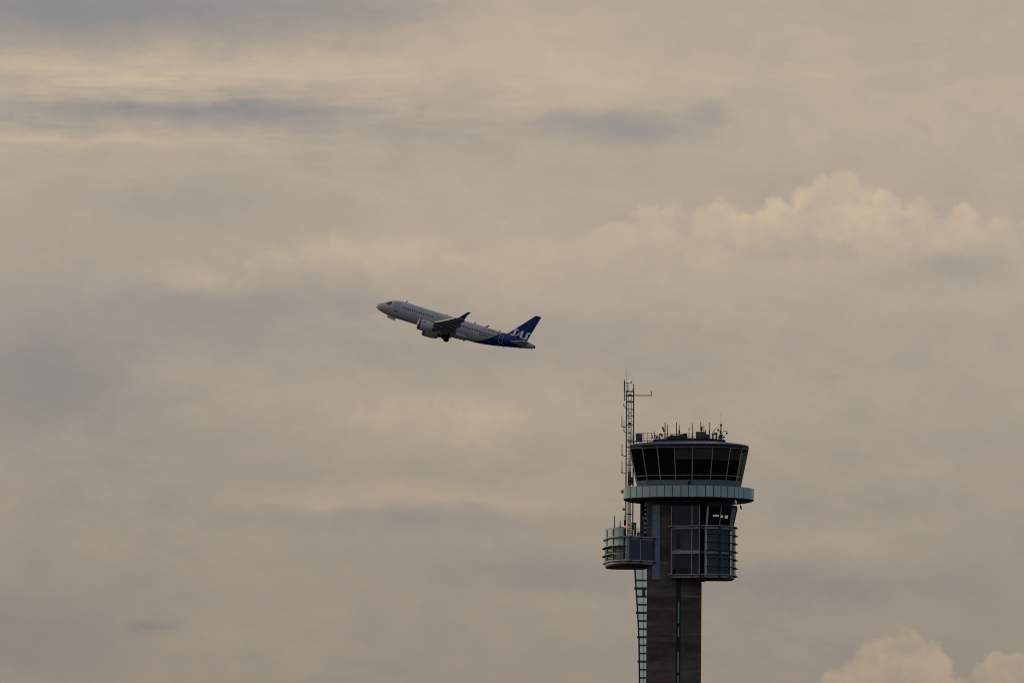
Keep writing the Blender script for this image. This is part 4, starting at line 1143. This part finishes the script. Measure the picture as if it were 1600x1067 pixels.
# belly fairing
rings = []
for x in [10.2, 10.6, 11.2, 12, 13, 14.5, 16, 17.5, 19, 20, 21, 21.8, 22.4]:
    f_ = math.sin(math.pi * min(1, max(0, (x - 10.2) / 12.2))) ** .45
    rings.append([Vector((x, -math.cos(a_) * (1.2 + .95 * f_), -1.55 + math.sin(a_) * (.45 + (.50 if math.sin(a_) < 0 else .35) * f_))) for a_ in [2 * math.pi * k_ / 28 for k_ in range(28)]])
MB().loft(rings).build('belly_fairing', 'jet_white', jet, smooth=True)

# surface patch on the fuselage side
def patch(name, pts, mt, grow=.012, side=1, parent=jet, depth=.03):
    m_ = MB(); d_ = []
    for (xa, za_), (xb, zb_) in zip(pts, pts[1:] + pts[:1]):
        d_ += [(xa + (xb - xa) * i / 4, za_ + (zb_ - za_) * i / 4) for i in range(4)]
    cx_, cz_ = sum(x for x, z in d_) / len(d_), sum(z for x, z in d_) / len(d_)
    rr_ = [[fside(x, z, -depth) for x, z in d_]]
    for f_ in (1, .75, .5, .25, .02): rr_.append([fside(cx_ + (x - cx_) * f_, cz_ + (z - cz_) * f_, grow) for x, z in d_])
    if side < 0:
        for r_ in rr_:
            for q_ in r_: q_.y = -q_.y
    m_.loft(rr_); return m_.build(name, mt, parent)
def rrect(cx_, cz_, w_, h_, r_, n=3):
    out = []
    for k_, (sx_, sz_) in enumerate(((1, 1), (-1, 1), (-1, -1), (1, -1))):
        for i in range(n + 1):
            a_ = math.pi / 2 * (k_ + i / n); out.append((cx_ + sx_ * (w_ / 2 - r_) + math.cos(a_) * r_, cz_ + sz_ * (h_ / 2 - r_) + math.sin(a_) * r_))
    return out
WZ = .56
skip = set()
wx = 6.45; first = None; j = 0
while wx < 28.2:
    if not (13.75 < wx < 15.55):
        for sd_ in (1, -1):
            pt = fside(wx, WZ, .0); key = round(stat(wx)[2], 3)
            if first is None:
                pts = rrect(0, 0, .30, .42, .13); m_ = MB()
                m_.loft([[(x, .02, z) for x, z in pts], [(x, -.018, z) for x, z in pts]])
                first = m_.build('cabin_window', 'jet_glass', jet); w_o = first
            else:
                w_o = first.copy(); COL.objects.link(w_o); w_o.parent = jet
            w_o.location = (wx, pt.y * sd_, WZ)
            w_o.rotation_euler = (R_(-16) if sd_ > 0 else R_(180 + 16), 0, 0)
    wx += .533
# cockpit windows
for sd_ in (1, -1):
    for nm, pts in (('cockpit_window', [(1.98, .56), (2.30, .42), (2.52, .93), (2.36, .86)]), ('cockpit_window', [(2.36, .42), (2.92, .40), (2.98, 1.14), (2.58, 1.02)]), ('cockpit_window', [(2.99, .42), (3.28, .52), (3.42, .80), (3.32, 1.06), (3.05, 1.13)])):
        patch(nm, pts, 'jet_glass', .02, sd_)
    # dark mask round the panes
    patch('cockpit_mask', [(1.9, .58), (2.3, .34), (3.0, .30), (3.36, .42), (3.52, .8), (3.38, 1.14), (3.0, 1.24), (2.5, 1.02)], 'jet_glass', .012, sd_)
# doors: outline strips and a panel of their own
def door(x0, x1, z0, z1, mt, sill=None, name='cabin_door', lw=.07, tilt=0.0, sides=(1, -1)):
    for sd_ in sides:
        o_ = bpy.data.objects.new(name, None); COL.objects.link(o_); o_.parent = jet
        def strip(xa, xb, za_, zb_, m__=mt, nm='outline', gr=.014):
            n_ = max(1, int(abs(zb_ - za_) / .25)); q_ = MB(); rr_ = []
            for i in range(n_ + 1):
                zz_ = za_ + (zb_ - za_) * i / n_; sh = tilt * (zz_ - z0)
                l_ = [fside(xa + sh, zz_, gr), fside(xb + sh, zz_, gr), fside(xb + sh, zz_, -.03), fside(xa + sh, zz_, -.03)]
                if sd_ < 0:
                    for v_ in l_: v_.y = -v_.y
                rr_.append(l_)
            q_.loft(rr_); return q_.build(nm, m__, o_)
        strip(x0, x0 + lw, z0, z1); strip(x1 - lw, x1, z0, z1)
        strip(x0 + lw + .002, x1 - lw - .002, z1 - lw, z1); strip(x0 + lw + .002, x1 - lw - .002, z0, z0 + lw)
        if sill: strip(x0 + .05, x1 - .05, z0 - .16, z0 - .03, sill, 'sill')
        strip((x0 + x1) / 2 - .05, (x0 + x1) / 2 + .05, z0 + (z1 - z0) * .55, z0 + (z1 - z0) * .7, mt, 'porthole')
door(4.55, 5.42, -.62, 1.3, 'jet_line', 'jet_line', 'front_door')
door(29.3, 30.15, -.55, 1.35, 'jet_line_w', None, 'rear_door')
for xe in (13.85, 14.75): door(xe, xe + .55, .2, 1.15, 'jet_line', None, 'overwing_exit', .04)

# lifting surfaces
def airfoil(t, n=9):
    up = []; lo = []
    for i in range(n + 1):
        x = (1 - math.cos(math.pi * i / n)) / 2
        y = 5 * t * (.2969 * math.sqrt(x) - .126 * x - .3516 * x * x + .2843 * x ** 3 - .1036 * x ** 4)
        up.append((x, y * 1.15 + .02 * 4 * x * (1 - x))); lo.append((x, -y * .85 + .02 * 4 * x * (1 - x)))
    return up[::-1] + lo[1:]
def surface(secs):                  # (le point, chord, normal dir, thickness, twist)
    rings = []
    for le, ch, nd, t_, tw in secs:
        le, nd = Vector(le), Vector(nd).normalized(); r = []
        for x, y in airfoil(t_):
            r.append(le + Vector((1, 0, 0)) * (x * ch * math.cos(tw)) + nd * (y * ch - x * ch * math.sin(tw)))
        rings.append(r)
    return rings
def wz(s): return -1.25 + (s - 1.9) * .085 + max(0, s - 3) ** 2 * .0020
def wing_le(s): return 12.35 + (s - 1.4) * .515
def wing_te(s): return 19.05 + max(0, s - 1.4) * .05 if s < 6.4 else 19.3 + (s - 6.4) * .325
for sd_ in (-1, 1):                 # -1 is the port (near) wing
    wing = bpy.data.objects.new('wing', None); COL.objects.link(wing); wing.parent = jet
    secs = []
    for s in (1.2, 2, 3, 4.2, 5.3, 6.4, 8, 9.6, 11.2, 12.8, 14.4, 15.6, 16.4):
        le_ = wing_le(s); ch = wing_te(s) - le_
        secs.append(((le_, sd_ * s, wz(s)), ch, (0, 0, 1), .135 if s < 6.5 else .115, R_(2.5 - s * .22)))
    MB().loft(surface(secs)).build('wing_panel', 'jet_grey', wing, smooth=True, sharp=50)
    # bright leading edge slats
    for s0, s1 in ((2.4, 4.9), (6.6, 9.0), (9.05, 11.5), (11.55, 14.0), (14.05, 16.3)):
        m_ = MB(); rr_ = []
        for i in range(5):
            s = s0 + (s1 - s0) * i / 4; le_ = wing_le(s); ch = wing_te(s) - le_
            q_ = Vector((le_, sd_ * s, wz(s))); sc = .16 + .0 * ch
            rr_.append([q_ + Vector((.42, 0, .24)), q_ + Vector((.08, 0, .17)), q_ + Vector((-.10, 0, .05)), q_ + Vector((-.05, 0, -.11)), q_ + Vector((.12, 0, -.08)), q_ + Vector((.38, 0, .10))])
        m_.loft(rr_).build('slat', 'jet_edge', wing, smooth=True, sharp=60)
    # flaps lowered a little
    for s0, s1 in ((2.1, 6.3), (6.5, 12.6)):
        m_ = MB(); rr_ = []
        for i in range(5):
            s = s0 + (s1 - s0) * i / 4; te = wing_te(s); c_ = .95 if s < 6.4 else .75
            zz_ = wz(s) - (te - wing_le(s)) * math.sin(R_(2.5 - s * .22)) * 1.0
            q_ = Vector((te - .35, sd_ * s, zz_ - .05))
            rr_.append([q_ + Vector((0, 0, .06)), q_ + Vector((c_ * .5, 0, -.05)), q_ + Vector((c_, 0, -.26)), q_ + Vector((c_ * .5, 0, -.17)), q_ + Vector((0, 0, -.10))])
        m_.loft(rr_).build('flap', 'jet_grey', wing, smooth=True, sharp=50)
    for s in (4.3, 8.0, 11.2):      # flap track fairings
        te = wing_te(s); zz_ = wz(s) - .28; L_ = 3.6 - .12 * s
        pts = [(te - L_ * .75 + L_ * k_ / 8, sd_ * s, zz_ - .10 - (k_ / 8) ** 2 * .22) for k_ in range(9)]
        MB().tube(pts, [.04 + .24 * math.sin(math.pi * min(1, (k_ + .3) / 8.6)) for k_ in range(9)], 10).build('flap_fairing', 'jet_grey', wing, smooth=True)
    # sharklet
    secs = []
    for i in range(10):
        f_ = i / 9; an = min(1, f_ * 2.2) * R_(74); 
        # arc then straight
        s = 16.4 + (math.sin(an) * .55 if f_ < .45 else .53 + (f_ - .45) * .9)
        zz_ = wz(16.4) + ((1 - math.cos(an)) * .75 if f_ < .45 else .54 + (f_ - .45) * 3.0)
        le_ = wing_le(16.4) + f_ * 2.35 + f_ * f_ * .35; ch = .64 + 1.86 * (1 - f_) ** 1.7
        secs.append(((le_, sd_ * s, zz_), ch, (0, -sd_ * math.sin(an), math.cos(an)), .10, 0))
    rs = surface(secs)
    MB().loft(rs[:5]).build('sharklet_root', 'jet_grey', wing, smooth=True, sharp=50)
    MB().loft(rs[4:]).build('sharklet', 'jet_blue', wing, smooth=True, sharp=50)
    # engine
    eng = bpy.data.objects.new('engine', None); COL.objects.link(eng); eng.parent = jet
    eng.location = (11.2, sd_ * 5.75, -2.28); eng.rotation_euler = (0, R_(-1.5), 0)
    def lathe(prof, n=36, zs=1.0): return [[Vector((x, math.cos(2 * math.pi * k_ / n) * r_, math.sin(2 * math.pi * k_ / n) * r_ * zs)) for k_ in range(n)] for x, r_ in prof]
    MB().loft(lathe([(.42, .98), (.22, .97), (.08, 1.0), (0, 1.06), (.03, 1.12), (.16, 1.185), (.30, 1.222)]), False).build('inlet_lip', 'jet_lip', eng, smooth=True)
    MB().loft(lathe([(.303, 1.223), (.5, 1.242), (.68, 1.252)]), False).build('lip_band', 'jet_blue', eng, smooth=True)
    MB().loft(lathe([(.683, 1.253), (.9, 1.262), (1.5, 1.268), (2.3, 1.235), (3.05, 1.14), (3.6, 1.03), (3.6, .97), (3.0, 1.05), (2.2, 1.08), (1.2, 1.0), (.425, .98)]), False).build('nacelle', 'jet_white', eng, smooth=True, sharp=60)
    MB().loft(lathe([(1.3, .99), (1.3, .3)]), False).build('fan', 'black', eng)
    MB().loft(lathe([(.75, .01), (.9, .14), (1.15, .26), (1.3, .3)])).build('spinner', 'gear', eng, smooth=True)
    MB().loft(lathe([(2.6, .74), (3.4, .72), (4.1, .60), (4.6, .48), (4.6, .42), (4.2, .44)]), False).build('core_cowl', 'jet_metal', eng, smooth=True, sharp=60)
    MB().loft(lathe([(4.2, .43), (4.8, .25), (5.3, .03)])).build('exhaust_cone', 'jet_metal', eng, smooth=True)
    MB().loft(lathe([(3.3, 1.0), (3.3, .70)]), False).build('fan_duct', 'black', eng)
    q_ = MB(); q_.box(1.15, 1.75, sd_ * 1.10 if sd_ > 0 else -1.2, sd_ * 1.20 if sd_ > 0 else -1.1, .56, .66); q_.build('strake', 'jet_line', eng)
    MB().plate((1.3, -1.18, .72), (1.75, -1.13, .78), (1.7, -1.30, 1.06), (1.5, -1.28, 1.02), .03).build('strake_fin', 'jet_white', eng)
    q_ = MB(); q_.hexa([(1.4, -.16, 1.2), (5.6, -.12, .55), (5.6, .12, .55), (1.4, .16, 1.2)], [(1.9, -.12, 1.36), (5.9, -.12, 1.15), (5.9, .12, 1.15), (1.9, .12, 1.36)])
    q_.build('pylon', 'jet_grey', eng)
    # tailplane
    tp = bpy.data.objects.new('tailplane', None); COL.objects.link(tp); tp.parent = jet
    secs = [((31.6 + (s - .7) * .62, sd_ * s, .42 + (s - .7) * .105), 3.9 - (s - .7) * .42, (0, 0, 1), .15, R_(2)) for s in (.7, 2, 3.5, 5, 6.2)]
    MB().loft(surface(secs)).build('stabiliser', 'jet_white', tp, smooth=True, sharp=50)
    # main gear, folding inwards
    lg = bpy.data.objects.new('main_gear', None); COL.objects.link(lg); lg.parent = jet
    lg.location = (17.3, sd_ * 3.75, -1.2); lg.rotation_euler = (sd_ * R_(-42), 0, 0)
    MB().tube([(0, 0, .1), (0, 0, -1.5)], .15, 12).build('strut', 'gear', lg, smooth=True)
    MB().tube([(0, 0, -1.5), (0, 0, -2.1)], .10, 12).build('piston', 'gear_l', lg, smooth=True)
    MB().tube([(0, -.5, -2.1), (0, .5, -2.1)], .08, 10).build('axle', 'gear', lg)
    MB().bar((.0, 0, -.9), (.9, 0, .1), .1).build('side_stay', 'gear', lg)
    MB().plate((-.75, -sd_ * -.30, .1), (.75, -sd_ * -.30, .1), (.62, -sd_ * -.30, -1.55), (-.62, -sd_ * -.30, -1.55), .06).build('gear_door', 'jet_grey', lg)
    for yy in (-.46, .46):
        q_ = MB(); prof = [(-.24, .40), (-.24, .56), (-.17, .655), (0, .67), (.17, .655), (.24, .56), (.24, .40)]
        q_.loft([[Vector((math.cos(2 * math.pi * k_ / 24) * r_, yy + a_, -2.1 + math.sin(2 * math.pi * k_ / 24) * r_)) for k_ in range(24)] for a_, r_ in prof], False); q_.build('tyre', 'black', lg, smooth=True, sharp=50)
        q_ = MB(); q_.loft([[Vector((math.cos(2 * math.pi * k_ / 20) * .398, yy + a_, -2.1 + math.sin(2 * math.pi * k_ / 20) * .398)) for k_ in range(20)] for a_ in (-.14, .14)]); q_.build('wheel_rim', 'mast', lg)
    # nose gear doors
    MB().plate((3.25, sd_ * .42, -1.93), (5.15, sd_ * .42, -2.05), (5.15, sd_ * .5, -2.56), (3.35, sd_ * .5, -2.42), .05).build('nose_gear_door', 'jet_white', jet)
MB().tube([(4.9, 0, -2.0), (5.05, 0, -2.6)], .08, 8).build('nose_gear_strut', 'gear', jet)
# open wheel bay between the main legs
MB().box(16.5, 18.3, -2.0, 2.0, -2.56, -2.3).build('wheel_bay', 'black', jet)

# fin
fsecs = []
for f_ in (0, .04, .1, .2, .35, .5, .65, .8, .92, 1.0):
    zz_ = 1.62 + f_ * 6.3
    le_ = 30.2 + f_ * 5.35 - (.9 * max(0, .1 - f_) * 10 * .9); te = 35.35 + f_ * 1.5
    fsecs.append((zz_, le_, te - le_))
def fin_ht(x, z):
    for (za_, la, ca), (zb_, lb, cb) in zip(fsecs, fsecs[1:]):
        if za_ <= z <= zb_:
            f_ = (z - za_) / (zb_ - za_); le_, c_ = la + (lb - la) * f_, ca + (cb - ca) * f_
            xx_ = min(.999, max(.001, (x - le_) / c_))
            return 5 * .085 * c_ * (.2969 * math.sqrt(xx_) - .126 * xx_ - .3516 * xx_ ** 2 + .2843 * xx_ ** 3 - .1036 * xx_ ** 4)
    return .2
def fin_mirror(x, z):
    for (za_, la, ca), (zb_, lb, cb) in zip(fsecs, fsecs[1:]):
        if za_ <= z <= zb_:
            f_ = (z - za_) / (zb_ - za_); le_, c_ = la + (lb - la) * f_, ca + (cb - ca) * f_
            return le_ + c_ - (x - le_)
    return x
fin = bpy.data.objects.new('tail_fin', None); COL.objects.link(fin); fin.parent = jet
rings = []
for zz_, le_, c_ in fsecs:
    r = []
    n_ = 12
    xsn = [(1 - math.cos(math.pi * i / n_)) / 2 for i in range(n_ + 1)]
    hs = [5 * .085 * c_ * (.2969 * math.sqrt(x) - .126 * x - .3516 * x * x + .2843 * x ** 3 - .1036 * x ** 4) for x in xsn]
    r = [Vector((le_ + x * c_, -h_, zz_)) for x, h_ in zip(xsn, hs)] + [Vector((le_ + x * c_, h_, zz_)) for x, h_ in list(zip(xsn, hs))[-1:0:-1]]
    rings.append(r)
MB().loft(rings).build('fin_panel', 'jet_blue', fin, smooth=True, sharp=50)
for side in (1, -1):                # rudder hinge gap
    m_ = MB(); rr_ = []
    for zz_, le_, c_ in fsecs[3:]:
        x_ = le_ + c_ * .70
        rr_.append([Vector((x_ + a_, -side * (fin_ht(x_ + a_, zz_ - .001) + g_), zz_)) for a_, g_ in ((-.03, .006), (.03, .006), (.03, -.02), (-.03, -.02))])
    m_.loft(rr_).build('rudder_gap', 'black', fin)
# lettering on both sides of the fin: thick and thin italic strokes
def f2(px, py):                      # photograph pixel on the fin -> fin x, z
    dx, dy = px - 587.5, py - 477.3
    c_, s_ = math.cos(R_(17.5)), math.sin(R_(17.5))
    return (dx * c_ + dy * s_) / 6.883 + .12, (dx * s_ - dy * c_) / 6.883 - .6
s_path = [(400, 494, 10), (386, 477, 24), (362, 468, 33), (334, 470, 42), (313, 494, 52), (306, 525, 55), (298, 558, 53), (280, 583, 46), (252, 596, 36), (226, 591, 26), (203, 574, 17), (184, 549, 8)]
letters = [s_path, [(306, 629, 13), (360, 594, 17), (430, 546, 20), (508, 503, 24)], [(500, 502, 34), (482, 545, 46), (462, 600, 48), (444, 664, 48)], [(388, 600, 15), (458, 612, 15)], [(x + 285, y + 95, w) for x, y, w in s_path]]
for side in (1, -1):
    for grp, nm in (((0,), 'letter_s'), ((1, 2, 3), 'letter_a'), ((4,), 'letter_s')):
        m_ = MB()
        for gi in grp:
            pth = letters[gi]; pts = [Vector((785 + x / 15.243, 485 + y / 15.243)) for x, y, w in pth]; rr_ = []
            for i, q_ in enumerate(pts):
                tg = (pts[min(i + 1, len(pts) - 1)] - pts[max(i - 1, 0)]).normalized(); n_ = Vector((-tg.y, tg.x)) * (pth[i][2] * 1.06 / 15.243 / 2)
                l_ = []
                for e_, g_ in ((q_ + n_, .02 + .004 * gi), (q_ - n_, .02 + .004 * gi), (q_ - n_, -.02), (q_ + n_, -.02)):
                    x_, z_ = f2(e_.x, e_.y); z_ -= .13
                    if side < 0:     # mirrored along the chord so that it still reads
                        x_ = fin_mirror(x_, z_)
                    l_.append(Vector((x_, -side * (fin_ht(x_, z_) + g_), z_)))
                rr_.append(l_)
            m_.loft(rr_)
        m_.build(nm, 'jet_mark', fin)
# flags and registration ahead of the blue
for x0, x1, mt in ((25.05, 25.75, 'flag_red'), (26.2, 26.95, 'flag_red'), (27.15, 27.95, 'flag_blue'), (28.25, 28.95, 'flag_red')):
    h_ = .12 if x0 < 26 else .30
    for sd_ in (1, -1):
        o_ = patch('flag', [(x0, 1.32), (x1, 1.32), (x1 + .12, 1.32 + h_), (x0 + .12, 1.32 + h_)], mt, .014, sd_)
cu = bpy.data.curves.new('registration', 'FONT'); cu.body = 'SE-ROD'; cu.size = .62; cu.shear = .25; cu.extrude = .012
tmp = bpy.data.objects.new('registration', cu); COL.objects.link(tmp)
bpy.context.view_layer.update()
me = bpy.data.meshes.new_from_object(tmp.evaluated_get(bpy.context.evaluated_depsgraph_get()))
bpy.data.objects.remove(tmp)
me.materials.clear(); me.materials.append(M['jet_line'])
for sd_ in (1, -1):
    o_ = bpy.data.objects.new('registration', me); COL.objects.link(o_); o_.parent = jet
    q_ = fside(24.6 if sd_ > 0 else 27.0, -.12, .015)
    o_.location = (q_.x, q_.y * sd_, q_.z - .1); o_.rotation_euler = (R_(90 + 3), 0, 0 if sd_ > 0 else math.pi)
# small aerials
def blade(x, z, dx, h_, mt='jet_grey', c_=.35, nm='blade_antenna'):
    s_ = 1 if h_ > 0 else -1
    MB().hexa([(x, -.03, z), (x + c_, -.03, z), (x + c_, .03, z), (x, .03, z)], [(x + dx, -.015, z + h_), (x + dx + c_ * .6, -.015, z + h_), (x + dx + c_ * .6, .015, z + h_), (x + dx, .015, z + h_)]).build(nm, mt, jet)
blade(6.15, 2.05, .35, .5); blade(16.0, 2.05, .05, .16); blade(22.6, 2.05, .15, .42); blade(25.2, 2.05, .75, .62, 'jet_blue', .5); blade(28.6, 2.05, .1, .3)
blade(21.4, -2.05, .12, -.52, 'black'); blade(30.6, -1.05, .1, -.22, 'black', .3); blade(34.2, -.22, .1, -.2, 'black', .25)
